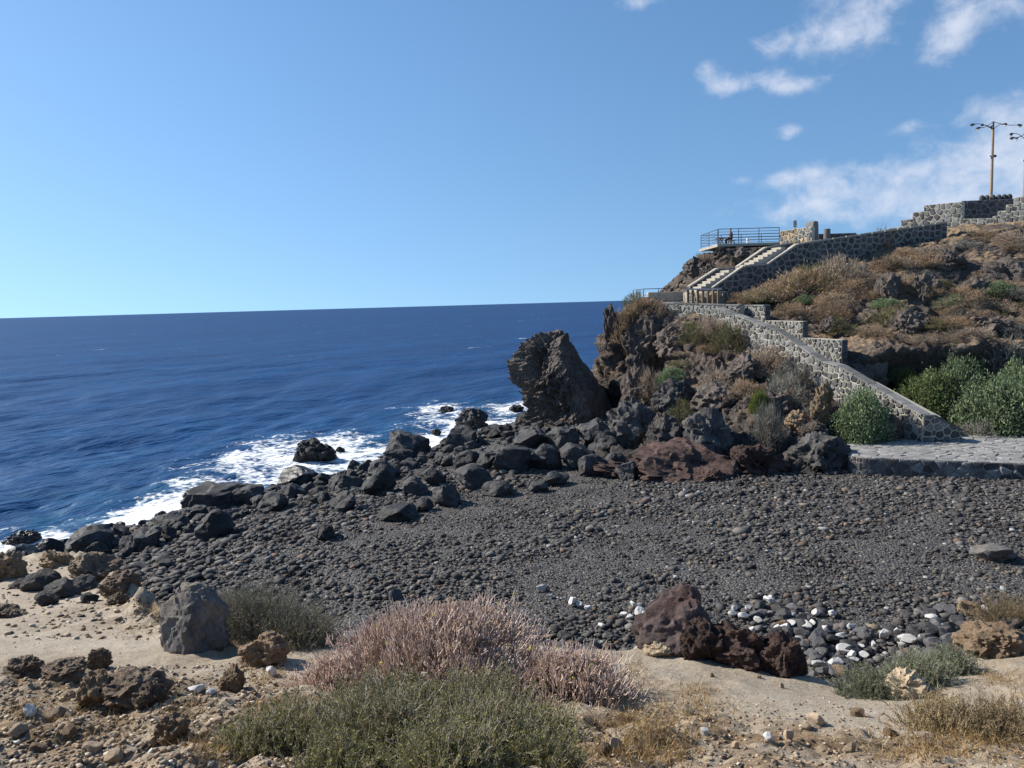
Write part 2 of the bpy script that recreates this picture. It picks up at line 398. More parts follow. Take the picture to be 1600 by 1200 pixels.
    vr = ramp(N, [(0.0, (1, 1, 1)), (.22, (0, 0, 0))]); L.new(vor.outputs[0], vr.inputs[0])
    fine = noise(N, L, v, 3.2, 6, .7)
    def mth(op, a, c, cl=False):
        n = N.new('ShaderNodeMath'); n.operation = op; n.use_clamp = cl
        for i, q in enumerate((a, c)):
            if isinstance(q, (int, float)): n.inputs[i].default_value = q
            else: L.new(q, n.inputs[i])
        return n.outputs[0]
    f = mth('MULTIPLY', af.outputs['Fac'], 1.06)
    f = mth('ADD', f, mth('MULTIPLY', mth('SUBTRACT', fd.outputs['Fac'], .5), 1.5))
    f = mth('ADD', f, mth('MULTIPLY', vr.outputs[0], .22))
    f = mth('ADD', f, mth('MULTIPLY', mth('SUBTRACT', fine.outputs['Fac'], .5), 1.3))
    f = mth('MULTIPLY', f, mth('MULTIPLY', af.outputs['Fac'], 4.0, True))
    fr = ramp(N, [(.66, (0, 0, 0)), (1.0, (1, 1, 1))]); L.new(f, fr.inputs[0])
    # small whitecaps far out
    cap = noise(N, L, mp2.outputs[0], .16, 4, .7); cap2 = noise(N, L, mp2.outputs[0], .9, 3, .6)
    cm = mth('ADD', mth('MULTIPLY', cap.outputs['Fac'], 1.0), mth('MULTIPLY', cap2.outputs['Fac'], .42))
    cr = ramp(N, [(.905, (0, 0, 0)), (.95, (.75, .75, .75))]); L.new(cm, cr.inputs[0])
    pos = N.new('ShaderNodeSeparateXYZ'); L.new(v, pos.inputs[0])
    far = N.new('ShaderNodeMapRange'); far.inputs['From Min'].default_value = 110; far.inputs['From Max'].default_value = 260; L.new(pos.outputs[1], far.inputs[0])
    ft = mth('MAXIMUM', fr.outputs[0], mth('MULTIPLY', cr.outputs[0], far.outputs[0]))
    mxf = N.new('ShaderNodeMix'); mxf.data_type = 'RGBA'; L.new(ft, mxf.inputs[0]); L.new(mxs.outputs[2], mxf.inputs[6]); mxf.inputs[7].default_value = (.80, .82, .83, 1)
    rr = N.new('ShaderNodeMapRange'); rr.inputs['To Min'].default_value = .30; rr.inputs['To Max'].default_value = .8; L.new(ft, rr.inputs[0])
    w1 = noise(N, L, mp2.outputs[0], .8, 4, .55, .1); w2 = noise(N, L, mp2.outputs[0], 3.6, 3, .5, .1)
    hh = mth('ADD', mth('MULTIPLY', w1.outputs['Fac'], 1.0), mth('MULTIPLY', w2.outputs['Fac'], .22))
    bp = N.new('ShaderNodeBump'); bp.inputs['Strength'].default_value = 1.0; bp.inputs['Distance'].default_value = .42
    L.new(hh, bp.inputs['Height'])
    df = N.new('ShaderNodeBsdfDiffuse'); L.new(mxf.outputs[2], df.inputs['Color']); L.new(bp.outputs[0], df.inputs['Normal'])
    gl = N.new('ShaderNodeBsdfGlossy'); gl.inputs['Color'].default_value = (.78, .9, 1, 1); L.new(bp.outputs[0], gl.inputs['Normal']); L.new(rr.outputs[0], gl.inputs['Roughness'])
    fz = N.new('ShaderNodeFresnel'); fz.inputs['IOR'].default_value = 1.33; L.new(bp.outputs[0], fz.inputs['Normal'])
    ff = mth('MULTIPLY', mth('MINIMUM', fz.outputs[0], .19), mth('SUBTRACT', 1.0, ft))       # a wind-roughened sea mirrors only a part of the sky
    ms = N.new('ShaderNodeMixShader'); L.new(ff, ms.inputs[0]); L.new(df.outputs[0], ms.inputs[1]); L.new(gl.outputs[0], ms.inputs[2])
    L.new(ms.outputs[0], N['Material Output'].inputs[0])
    o = link('sea', me, m); o['kind'] = 'structure'; o['label'] = 'deep blue ocean with white foam along the rocks'
build_sea()

def grid_faces(nr, nc):
    i = np.arange(nr-1)[:, None]*nc+np.arange(nc-1)[None]
    return np.stack([i, i+1, i+nc+1, i+nc], -1).reshape(-1, 4)
def grid_normals(V, nr, nc):
    G = V.reshape(nr, nc, 3); du = np.gradient(G, axis=1); dv = np.gradient(G, axis=0)
    n = np.cross(du, dv).reshape(-1, 3); n /= np.linalg.norm(n, axis=1)[:, None]+1e-9
    n[n[:, 2] < 0] *= -1
    return n
def tps(pts):
    pts = np.asarray(pts, float); c = pts[:, :2]; n = len(c)
    d = np.linalg.norm(c[:, None]-c[None], axis=2); K = np.where(d > 0, d*d*np.log(d+1e-9), 0)+np.eye(n)*.05
    Q = np.hstack([np.ones((n, 1)), c]); A = np.block([[K, Q], [Q.T, np.zeros((3, 3))]])
    w = np.linalg.solve(A, np.concatenate([pts[:, 2], np.zeros(3)]))
    def f(x, y):
        q = np.stack([x, y], -1); o = w[n]+q@w[n+1:]
        for k in range(n):
            r2 = ((q-c[k])**2).sum(-1); o = o+w[k]*.5*r2*np.log(r2+1e-12)
        return o
    return f

# ------------------------------------------------------------------ beach
def build_beach():
    xs = np.arange(-34, 44, .3); ys = np.arange(9, 76, .3)
    X, Y = np.meshgrid(xs, ys); x = X.ravel(); y = Y.ravel()
    z = beach_z(x, y)+.05*fbm(np.stack([x*.5, y*.5, x*0], -1), 3)+.03*fbm(np.stack([x*2.5, y*2.5, x*0], -1), 2)
    V = np.stack([x, y, z], -1)
    Fc = grid_faces(len(ys), len(xs))
    me = mesh_np('beach', V, Fc, True)
    m, nt, N, L, b = newmat('black beach gravel')
    tc = N.new('ShaderNodeTexCoord'); v = tc.outputs['Object']
    vo = N.new('ShaderNodeTexVoronoi'); vo.inputs['Scale'].default_value = 15; L.new(v, vo.inputs['Vector'])
    sp = N.new('ShaderNodeSeparateXYZ'); L.new(vo.outputs['Color'], sp.inputs[0])
    rp = ramp(N, [(0, (.022, .021, .021)), (.5, (.058, .054, .052)), (.9, (.12, .11, .10)), (1, (.20, .18, .15))]); L.new(sp.outputs[0], rp.inputs[0])
    L.new(rp.outputs[0], b.inputs['Base Color']); b.inputs['Roughness'].default_value = .85
    bp = N.new('ShaderNodeBump'); bp.inputs['Strength'].default_value = 1; bp.inputs['Distance'].default_value = .07; bp.invert = True
    L.new(vo.outputs['Distance'], bp.inputs['Height']); L.new(bp.outputs[0], b.inputs['Normal'])
    o = link('beach', me, m); o['kind'] = 'structure'; o['label'] = 'black volcanic pebble beach'
    return V, Fc
BV, BF = build_beach()
BVH_BEACH = BVHTree.FromPolygons([Vector(v) for v in BV.tolist()], BF.tolist())

# ------------------------------------------------------------------ stair wall lines in plan (used by the terrain and by the masonry)
W1A = P(1150, 483, 55.0); W1B = PZ(1440, 690, 2.6)
W1d = (W1B-W1A)[:2]; W1d = W1d/np.linalg.norm(W1d); W1n = np.array([-abs(W1d[1]), -abs(W1d[0])])   # towards the sea
QZ = 2.6

# ------------------------------------------------------------------ hillside and headland
def build_hill():
    C = []
    def c(px, py, D): C.append(P(px, py, D))
    def w(x, y, z): C.append(np.array([x, y, z], float))
    # foot of the headland along the beach
    for a in ((905,712,46.5),(945,728,41.5),(1000,742,38.2),(1100,742,37.4),(1220,738,37.0),(1320,712,39.6)): c(*a)
    for x, y in ((4, 42), (7, 35), (12, 34), (16, 34)): w(x, y, .4)
    # ground at the quay and behind it
    for a in ((1340,694,40.0),(1400,690,40.2),(1500,688,40.6),(1600,682,41.0),(1500,664,42.5),(1600,655,43)): c(*a)
    w(22, 36, 1.2); w(28, 36, 1.2); w(40, 37, 1.5); w(40, 42, 3); w(48, 40, 3)
    c(1400,625,46.6); c(1500,622,46.4); c(1600,615,46.2)
    # rock face with overhang behind the bushes, then the slope up
    c(1345,560,48.2); c(1400,548,49.0); c(1500,548,48.8); c(1600,545,48.6); w(42, 48.5, 6.6); w(50, 48, 6.6)
    c(1330,520,52); c(1400,500,52); c(1500,495,52); c(1600,490,52)
    c(1290,490,55); c(1400,455,56); c(1500,440,56.5); c(1600,430,57); w(46, 57, 10.8)
    c(1220,470,59); c(1300,430,61); c(1400,405,62); c(1500,385,63.5); c(1600,370,64); w(52, 64, 14.4)
    c(1160,468,60); c(1210,458,62); c(1300,415,65); c(1400,380,67); c(1480,362,68); c(1600,352,69); w(56, 70, 15.4)
    # beyond the upper walls
    for x, y, z in ((30, 78, 13.2), (37, 82, 14.6), (46, 84, 16.2), (60, 85, 17.2), (30, 95, 11.5), (45, 96, 14), (62, 97, 15), (22, 84, 12.6), (20, 95, 10)): w(x, y, z)
    # knob under the upper platform
    for a in ((1066,440,71),(1090,408,72),(1122,391,72),(1160,388,71),(1205,388,71),(1100,440,68),(1150,420,69.5),(1180,400,70),(1130,398,69),(1140,388,68.6),(1175,386,68.4),(1210,385,68.4),(1150,400,67.8),(1190,392,67.6)): c(*a)
    w(14.0, 71, 10.0); w(14.5, 80, 9); w(15.5, 90, 6); w(17.5, 76, 14.3)
    # lower platform shelf
    for a in ((1010,479,66),(1040,479,65),(1080,478,62),(1130,478,61),(980,481,64),(970,484,66),(1000,480,69),(1050,478,67)): c(*a)
    # sea cliff on the left
    c(975,520,63); c(993,575,61.5); c(1022,625,60); c(1030,645,57)
    for x, y, z in ((6.6, 63, -2.5), (6.2, 70, -3), (7.0, 57, -.8), (8.2, 60, -1.5), (9.2, 56, .6), (10, 74, 1), (9, 82, -4), (12, 92, -4), (5.4, 51, .2)): w(x, y, z)
    # front of the headland
    for a in ((1010,540,61),(1060,545,58.5),(1060,512,60),(1110,532,56.8),(1150,548,54),(1200,555,51.5),(1250,585,48.5),(1300,622,45.6),(1350,655,43.2),(1400,690,40.8),
              (1050,590,54),(1100,590,52.5),(1150,590,50.5),(1200,600,48),(1020,640,51),(1080,640,47.5),(1150,640,45),(1220,640,43.5),(1270,650,42.6),
              (985,668,50),(1000,690,45),(1060,690,42),(1130,690,41),(1200,690,40.2),(1270,690,40.3)): c(*a)
    f = tps(C)
    xs = np.concatenate([np.arange(3.0, 25, .1), np.arange(25, 64, .22)]); ys = np.concatenate([np.arange(35, 66, .1), np.arange(66, 98, .28)])
    X, Y = np.meshgrid(xs, ys); x = X.ravel(); y = Y.ravel()
    z = f(x, y)
    nr, nc = len(ys), len(xs)
    V = np.stack([x, y, z], -1)
    n = grid_normals(V, nr, nc)
    # crags: strong on the steep parts and the headland, mild on the scrub slope and at the built things
    steep = sstep(.97, .6, n[:, 2])
    wp = np.stack([fbm(V*.5+k*13.7, 3) for k in range(3)], -1)
    r1 = ridged(V*[.22, .22, .30]+wp*.35+3.1, 2, .5)-.75; r2 = ridged(V*.75+wp*.5, 2, .55)-.75; r3 = ridged(V*2.1+wp*.8+7, 3, .6)-1.0
    w1, w2 = worley(V*[.42, .42, .5]+wp*.5)
    crag = .75*r1+.42*r2+.55*(np.clip(w2-w1, 0, .35)-.18)
    small = .17*r3+.05*fbm(V*6, 2)
    head = sstep(20.5, 18.0, x-.0)*1.0
    amp = .35+.55*steep+.45*head
    q = np.stack([x-W1A[0], y-W1A[1]], -1); dw = q@W1n                       # + is the sea side of the stairs
    along = q@W1d
    nearw = np.exp(-(np.clip(dw, -3, .3)-dw)**2/1.2)*sstep(-8, -6, along)*sstep(19, 17, along)
    amp *= 1-.8*nearw
    flat = np.zeros_like(x)
    flat = np.maximum(flat, sstep(1.0, 0, np.maximum(np.abs(x-30)-11, np.abs(y-42)-3.2)))         # level strip behind the quay
    amp *= 1-.75*flat
    shelf = sstep(1.2, 0, np.maximum(np.abs(x-13.5)-4.0, np.abs(y-65.5)-4.2))                       # lower platform shelf
    amp *= 1-.9*shelf
    V[:, 2] -= .25*shelf
    D = n*(crag*amp+small*(.5+.5*amp))[:, None]*1.25
    # overhang: push the upper lip of the rock face forward over its foot
    lip = np.exp(-((z-6.6)/.9)**2)*sstep(19.8, 22, x)*np.exp(-((y-48.8)/2.2)**2)
    lip *= .6+.8*np.clip(fbm(np.stack([x*.4, x*0, x*0], -1), 2)+.5, 0, 1.2)
    foot = np.exp(-((z-4.6)/.9)**2)*sstep(19.8, 22, x)*np.exp(-((y-47.6)/2.2)**2)
    D[:, 1] += -1.6*lip+1.1*foot
    V = V+D
    pzu = P(1122, 381, 68)[2]
    cap = np.where((V[:, 0] > 13.8) & (V[:, 0] < 25.5) & (V[:, 1] > 67.2), pzu-.42+.35*(ridged(V*.9, 3)-1)*sstep(18.3, 17.5, V[:, 0])-.95*np.maximum(18.0-V[:, 0], 0)-.12*np.maximum(V[:, 1]-75, 0)+.05*fbm(V*1.3, 2), 99)
    V[:, 2] = np.minimum(V[:, 2], cap)
    Fc = grid_faces(nr, nc)
    me = mesh_np('hillside', V, Fc, True)
    soil = sstep(-.1, .35, fbm(V*[.35, .35, .35]+40, 4)+.25*sstep(19, 24, V[:, 0])-.35*sstep(3.5, 2.0, V[:, 2])-.1)
    float_attr(me, 'soil', soil)
    m, nt, N, L, b = newmat('lava hillside')
    tc = N.new('ShaderNodeTexCoord'); v = tc.outputs['Object']; g = N.new('ShaderNodeNewGeometry')
    n1 = noise(N, L, v, .8, 8, .65, .4); n2 = noise(N, L, v, 5, 6, .65); n0 = noise(N, L, v, .16, 3, .5)
    rk = ramp(N, [(.30, (.030, .025, .022)), (.5, (.092, .073, .062)), (.72, (.195, .158, .132))])
    ad = N.new('ShaderNodeMath'); ad.operation = 'MULTIPLY_ADD'; ad.inputs[1].default_value = .45; L.new(n2.outputs['Fac'], ad.inputs[0])
    m5 = N.new('ShaderNodeMath'); m5.operation = 'MULTIPLY'; m5.inputs[1].default_value = .57; L.new(n1.outputs['Fac'], m5.inputs[0]); L.new(m5.outputs[0], ad.inputs[2]); L.new(ad.outputs[0], rk.inputs[0])
    so_ = ramp(N, [(.3, (.16, .11, .066)), (.55, (.28, .20, .125)), (.75, (.40, .31, .205))]); L.new(n2.outputs['Fac'], so_.inputs[0])
    sx = N.new('ShaderNodeSeparateXYZ'); L.new(g.outputs['Normal'], sx.inputs[0])
    sl = N.new('ShaderNodeMapRange'); sl.inputs['From Min'].default_value = .68; sl.inputs['From Max'].default_value = .92; L.new(sx.outputs[2], sl.inputs[0])
    at = N.new('ShaderNodeAttribute'); at.attribute_name = 'soil'
    mm = N.new('ShaderNodeMath'); mm.operation = 'MULTIPLY'; L.new(sl.outputs[0], mm.inputs[0]); L.new(at.outputs['Fac'], mm.inputs[1])
    mx = N.new('ShaderNodeMix'); mx.data_type = 'RGBA'; L.new(mm.outputs[0], mx.inputs[0]); L.new(rk.outputs[0], mx.inputs[6]); L.new(so_.outputs[0], mx.inputs[7])
    # the lower, sea-washed rock is greyer and blacker
    pz = N.new('ShaderNodeSeparateXYZ'); L.new(g.outputs['Position'], pz.inputs[0])
    lo = N.new('ShaderNodeMapRange'); lo.inputs['From Min'].default_value = 4.6; lo.inputs['From Max'].default_value = 2.4; L.new(pz.outputs[2], lo.inputs[0])
    lom = N.new('ShaderNodeMath'); lom.operation = 'MULTIPLY'; lom.inputs[1].default_value = .8; L.new(lo.outputs[0], lom.inputs[0])
    bk = ramp(N, [(.32, (.016, .015, .016)), (.55, (.05, .048, .048)), (.75, (.12, .112, .108))]); L.new(ad.outputs[0], bk.inputs[0])
    mx2 = N.new('ShaderNodeMix'); mx2.data_type = 'RGBA'; L.new(lom.outputs[0], mx2.inputs[0]); L.new(mx.outputs[2], mx2.inputs[6]); L.new(bk.outputs[0], mx2.inputs[7])
    L.new(mx2.outputs[2], b.inputs['Base Color']); b.inputs['Roughness'].default_value = .92; b.inputs['Specular IOR Level'].default_value = .2
    n3 = noise(N, L, v, 3.2, 10, .7); vo = N.new('ShaderNodeTexVoronoi'); vo.inputs['Scale'].default_value = 3.5; L.new(v, vo.inputs['Vector'])
    hb = N.new('ShaderNodeMath'); hb.operation = 'MULTIPLY_ADD'; hb.inputs[1].default_value = .5; L.new(vo.outputs['Distance'], hb.inputs[0]); L.new(n3.outputs['Fac'], hb.inputs[2])
    bp = N.new('ShaderNodeBump'); bp.inputs['Strength'].default_value = .9; bp.inputs['Distance'].default_value = .25; L.new(hb.outputs[0], bp.inputs['Height']); L.new(bp.outputs[0], b.inputs['Normal'])
    o = link('hillside', me, m); o['kind'] = 'structure'; o['label'] = 'brown lava rock hillside and headland'
    return V, Fc
HV, HF = build_hill()
BVH_HILL = BVHTree.FromPolygons([Vector(v) for v in HV.tolist()], HF.tolist())

# ------------------------------------------------------------------ foreground ledge
EDGE_PX = [(-420,905,25),(-150,900,24.5),(0,888,23.5),(60,872,24),(125,868,23.2),(175,893,20),(215,925,17.2),(262,950,15.2),(350,985,13.4),(430,1003,12.5),(520,1012,12.1),(600,1005,12.3),
           (700,1005,12.2),(880,1012,12.1),(960,1020,12.0),(1010,1008,12.5),(1100,1018,12.2),(1200,1042,11.6),(1285,1062,11.1),(1320,1088,10.5),(1400,1080,10.7),(1450,1055,11.4),
           (1500,1040,11.9),(1530,1003,13),(1575,975,14),(1640,950,15),(1900,900,17)]
EDGE = np.array([P(*e) for e in EDGE_PX])
def edge_sd(x, y):
    """metres beyond the rim (positive = over the edge): rim given as distance along the view direction"""
    az = x/np.maximum(y, .1); ea = EDGE[:, 0]/EDGE[:, 1]; ed = EDGE[:, 1]
    return y-np.interp(az, ea, ed)
def build_ledge():
    C = [e for e in EDGE]
    for a in ((-300,1200,6.5),(0,1200,6.4),(300,1200,6.2),(550,1200,6.0),(800,1200,6.0),(1100,1200,6.3),(1350,1200,6.6),(1600,1200,6.6),(1900,1200,6.8),
              (0,1090,8.6),(200,1090,8.8),(350,1120,8.0),(0,1000,12.6),(150,1000,12.8),(300,1040,10.8),(430,1070,9.6),(100,930,18),(0,930,18.2),(-200,980,14.5),(220,965,14.8),
              (500,1050,10.6),(700,1080,9.5),(900,1080,9.5),(1000,1100,8.9),(1100,1080,9.6),(1250,1110,8.8),(1400,1110,9.0),(1550,1100,9.4),(1580,1040,11.5),(1480,1140,8.2),(1800,1040,11)): C.append(P(*a))
    for x, z in ((-6, 8.4), (0, 8.3), (6, 8.4)): C.append(np.array([x, 1.0, z]))
    f = tps(C)
    # fan shaped grid: finer close to the camera
    az = np.linspace(-1.05, 1.05, 460); Ds = 1/np.linspace(1/3.8, 1/31.0, 470)
    Dg, A = np.meshgrid(Ds, az, indexing='ij'); x = (Dg*A).ravel(); y = Dg.ravel()
    p2 = np.stack([x, y, x*0], -1)
    e = edge_sd(x, y)+.35*fbm(p2*.9, 3)+.12*fbm(p2*3, 2)
    z = f(x, np.minimum(y, y-np.maximum(e, 0)))
    rough = np.clip(.35+1.1*fbm(p2*.35+5, 2), .08, 1)
    pxs, pys, _ = to_px(np.stack([x, y, z], -1).reshape(-1, 3).T.T) if False else (None, None, None)
    rub = sstep(9.6, 8.4, y+.25*x)*1.0                       # stony ground close by
    rough = np.maximum(rough*.6, rub)
    w1, w2 = worley(p2*1.1+fbm(p2*.8, 2)[:, None]*.4); w3, w4 = worley(p2*4.0)
    z += rough*(.12*fbm(p2*1.2, 3)+.17*(np.clip(w2-w1, 0, .4)-.15)+.07*(np.clip(w4-w3, 0, .4)-.15)+.02*fbm(p2*7, 2))
    z += .02*fbm(p2*2.2, 3)
    # mounds of the broken rim, left far end
    rim = np.exp(-(e+1.0)**2/1.6)*sstep(-3, -6, x)
    z += rim*(.45*np.clip(ridged(p2*.8, 3)-.9, -.3, .8))
    drop = np.where(e > 0, 6.5*sstep(0, 2.6, e)+e*.3, 0)
    z -= drop
    V = np.stack([x, y, z], -1); 
    V[:, :2] += (np.stack([perlin(V*2+3), perlin(V*2+31)], -1)*.12*sstep(-.4, .5, e)[:, None])
    Fc = grid_faces(len(Ds), len(az))
    keep = (z.reshape(-1) > -.5)[Fc].all(1)
    me = mesh_np('sandy_ledge', V, Fc[keep], True)
    float_attr(me, 'rough', rough); float_attr(me, 'edge', sstep(-1.5, .1, e))
    m, nt, N, L, b = newmat('sandy volcanic ground')
    tc = N.new('ShaderNodeTexCoord'); v = tc.outputs['Object']
    n1 = noise(N, L, v, .55, 6, .6, .3); n2 = noise(N, L, v, 7, 7, .65); n3 = noise(N, L, v, 45, 4, .7)
    sand = ramp(N, [(.3, (.26, .21, .155)), (.5, (.385, .325, .25)), (.72, (.50, .44, .36))])
    a1 = N.new('ShaderNodeMath'); a1.operation = 'MULTIPLY_ADD'; a1.inputs[1].default_value = .45; L.new(n2.outputs['Fac'], a1.inputs[0])
    a2 = N.new('ShaderNodeMath'); a2.operation = 'MULTIPLY'; a2.inputs[1].default_value = .55; L.new(n1.outputs['Fac'], a2.inputs[0]); L.new(a2.outputs[0], a1.inputs[2]); L.new(a1.outputs[0], sand.inputs[0])
    soil = ramp(N, [(.3, (.10, .062, .036)), (.5, (.21, .145, .085)), (.7, (.36, .275, .185))]); L.new(n2.outputs['Fac'], soil.inputs[0])
    ar = N.new('ShaderNodeAttribute'); ar.attribute_name = 'rough'
    nm = noise(N, L, v, 1.3, 5, .6); rr = N.new('ShaderNodeMath'); rr.operation = 'MULTIPLY'; L.new(ar.outputs['Fac'], rr.inputs[0])
    nr_ = ramp(N, [(.38, (0, 0, 0)), (.6, (1, 1, 1))]); L.new(nm.outputs['Fac'], nr_.inputs[0]); L.new(nr_.outputs[0], rr.inputs[1])
    mx = N.new('ShaderNodeMix'); mx.data_type = 'RGBA'; L.new(rr.outputs[0], mx.inputs[0]); L.new(sand.outputs[0], mx.inputs[6]); L.new(soil.outputs[0], mx.inputs[7])
    gr = ramp(N, [(.35, (.75, .75, .75)), (.65, (1.15, 1.15, 1.15))]); L.new(n3.outputs['Fac'], gr.inputs[0])
    mg = N.new('ShaderNodeMix'); mg.data_type = 'RGBA'; mg.blend_type = 'MULTIPLY'; mg.inputs[0].default_value = .8; L.new(mx.outputs[2], mg.inputs[6]); L.new(gr.outputs[0], mg.inputs[7])
    L.new(mg.outputs[2], b.inputs['Base Color']); b.inputs['Roughness'].default_value = .95; b.inputs['Specular IOR Level'].default_value = .15
    n4 = noise(N, L, v, 14, 9, .7); bp = N.new('ShaderNodeBump'); bp.inputs['Strength'].default_value = .8; bp.inputs['Distance'].default_value = .05; L.new(n4.outputs['Fac'], bp.inputs['Height']); L.new(bp.outputs[0], b.inputs['Normal'])
    o = link('sandy_ledge', me, m); o['kind'] = 'structure'; o['label'] = 'pale sandy ledge in the foreground'
    return V, Fc[keep]
LV, LF = build_ledge()
BVH_LEDGE = BVHTree.FromPolygons([Vector(v) for v in LV.tolist()], LF.tolist())
def hit(px, py, which=None):
    """ground point seen at a pixel of the photograph"""
    d = Vector(ray(px, py)).normalized(); best = None
    for t in (which or (BVH_LEDGE, BVH_HILL, BVH_BEACH)):
        h = t.ray_cast(Vector(CAM), d)
        if h[0] is not None and (best is None or h[3] < best[1]): best = (h[0], h[3])
    return None if best is None else np.array(best[0])
def down(x, y, which=None):
    best = None
    for t in (which or (BVH_LEDGE, BVH_HILL, BVH_BEACH)):
        h = t.ray_cast(Vector((x, y, 60)), Vector((0, 0, -1)))
        if h[0] is not None and (best is None or h[0].z > best): best = h[0].z
    return best
#OBJECTS
# ------------------------------------------------------------------ masonry
def clip_poly(poly, p, n):
    out = []
    for i in range(len(poly)):
        a = poly[i]; b = poly[(i+1) % len(poly)]
        da = (a[0]-p[0])*n[0]+(a[1]-p[1])*n[1]; db = (b[0]-p[0])*n[0]+(b[1]-p[1])*n[1]
        if da <= 0: out.append(a)
        if (da < 0 < db) or (db < 0 < da):
            t = da/(da-db); out.append((a[0]+t*(b[0]-a[0]), a[1]+t*(b[1]-a[1])))
    return out
def poly_area(p):
    return .5*sum(p[i][0]*p[(i+1) % len(p)][1]-p[(i+1) % len(p)][0]*p[i][1] for i in range(len(p)))
def voronoi_cells(poly, cw, ch, rng, jit=.38):
    us = [p[0] for p in poly]; vs = [p[1] for p in poly]
    if poly_area(poly) < 0: poly = poly[::-1]
    u0, u1, v0, v1 = min(us)-cw, max(us)+cw, min(vs)-ch, max(vs)+ch
    rows = []; r = 0; v = v0
    while v < v1:
        row = []; u = u0+(.5*cw if r % 2 else 0)
        while u < u1:
            row.append((u+rng.uniform(-jit, jit)*cw, v+rng.uniform(-jit, jit)*ch)); u += cw*rng.uniform(.75, 1.25)
        rows.append(row); r += 1; v += ch
    cells = []
    for i, row in enumerate(rows):
        near = [q for k in range(max(0, i-2), min(len(rows), i+3)) for q in rows[k]]
        for s in row:
            c = [(s[0]-2*cw, s[1]-2*ch), (s[0]+2*cw, s[1]-2*ch), (s[0]+2*cw, s[1]+2*ch), (s[0]-2*cw, s[1]+2*ch)]
            for q in near:
                if q is s or abs(q[0]-s[0]) > 3*cw: continue
                c = clip_poly(c, ((s[0]+q[0])/2, (s[1]+q[1])/2), (q[0]-s[0], q[1]-s[1]))
                if len(c) < 3: break
            if len(c) < 3: continue
            for k in range(len(poly)):
                a = poly[k]; b = poly[(k+1) % len(poly)]
                c = clip_poly(c, a, (b[1]-a[1], -(b[0]-a[0])))
                if len(c) < 3: break
            if len(c) >= 3 and abs(poly_area(c)) > .12*cw*ch: cells.append(c)
    return cells
def stone_piece(parent, cell, O, U, Vv, Nn, gap, proud, rng, mat, name='stone'):
    cx = sum(p[0] for p in cell)/len(cell); cy = sum(p[1] for p in cell)/len(cell)
    # drop nearly coincident corners
    c = []
    for p in cell:
        if not c or math.hypot(p[0]-c[-1][0], p[1]-c[-1][1]) > .03: c.append(p)
    if len(c) < 3: return
    rad = math.sqrt(abs(poly_area(c))/PI); k0 = max(.55, 1-gap/rad); k1 = k0*rng.uniform(.74, .86); n = len(c)
    h = proud*rng.uniform(.55, 1.3); tu, tv = rng.uniform(-.35, .35), rng.uniform(-.35, .35)
    V = []
    for k, hh in ((k0, -.02), (k0*.99, h*.45), (k1, h)):
        for p in c:
            du, dv = (p[0]-cx)*k, (p[1]-cy)*k
            hz = hh+((du*tu+dv*tv)*.25 if hh == h else 0)
            V.append(U*du+Vv*dv+Nn*hz)
    V.append(Nn*(h*1.12))
    Fc = [(i, (i+1) % n, n+(i+1) % n, n+i) for i in range(n)]+[(n+i, n+(i+1) % n, 2*n+(i+1) % n, 2*n+i) for i in range(n)]+[(2*n+i, 2*n+(i+1) % n, 3*n) for i in range(n)]
    me = bpy.data.meshes.new(name); me.from_pydata([tuple(v) for v in V], [], Fc); me.update()
    o = link(name, me, mat, parent); W = O+U*cx+Vv*cy; o.location = [W[i]-parent.location[i] for i in range(3)]
    return o
def wall_frame(A, B):
    A = np.asarray(A, float); B = np.asarray(B, float)
    U = np.array([B[0]-A[0], B[1]-A[1], 0]); U /= np.linalg.norm(U); Z = np.array([0, 0, 1.0]); Nn = np.cross(U, Z)
    if Nn@(CAM-A) < 0: Nn = -Nn
    O = np.array([A[0], A[1], 0.0])
    return O, U, Z, Nn
def on_wall(fr, px, py):
    O, U, Z, Nn = fr; d = ray(px, py); t = ((O-CAM)@Nn)/(d@Nn); p = CAM+d*t
    return ((p-O)@U, p[2])
def masonry(name, label, cat, fr, polys, thick, cw, ch, mats, seed, gap=.035, proud=.06, group=None, parent=None, top_z=None, mortar='mortar'):
    rng = random.Random(seed); O, U, Z, Nn = fr
    if parent is None:
        p0 = polys[0][0]; parent = empty(name, O+U*p0[0]+Z*min(q[1] for q in polys[0])); tag(parent, label, cat, group)
    core = MB()
    for poly in polys:
        n = len(poly)
        if poly_area(poly) < 0: poly = poly[::-1]
        V = [O+U*p[0]+Z*p[1] for p in poly]+[O+U*p[0]+Z*p[1]-Nn*thick for p in poly]
        core.add(V, [tuple(range(n)), tuple(range(n, 2*n))[::-1]]+[(i, i+n, (i+1) % n+n, (i+1) % n) for i in range(n)])
    rel(parent, core.build('mortar_core', MAT[mortar], parent))
    for poly in polys:
        for c in voronoi_cells(poly, cw, ch, rng):
            stone_piece(parent, c, O, U, Z, Nn, gap, proud, rng, MAT[rng.choice(mats)])
    return parent
def coping(parent, fr, pts, thick, width, mat, name='coping', over=.05):
    """slabs laid along the top of a wall, pts are (u, z)"""
    O, U, Z, Nn = fr
    for a, b in zip(pts[:-1], pts[1:]):
        pa = O+U*a[0]+Z*a[1]; pb = O+U*b[0]+Z*b[1]; L_ = np.linalg.norm(pb-pa); nseg = max(1, int(L_/1.1))
        for i in range(nseg):
            q0 = pa+(pb-pa)*(i/nseg+.004); q1 = pa+(pb-pa)*((i+1)/nseg-.004)
            d = (q1-q0)/np.linalg.norm(q1-q0); up = np.cross(Nn, d); up = up if up[2] > 0 else -up
            mb = MB().box((q0+q1)/2-Nn*(width/2-over)+up*(thick/2+.003), (np.linalg.norm(q1-q0), width+over, thick), (d, Nn, up))
            rel(parent, mb.build(name, mat, parent))

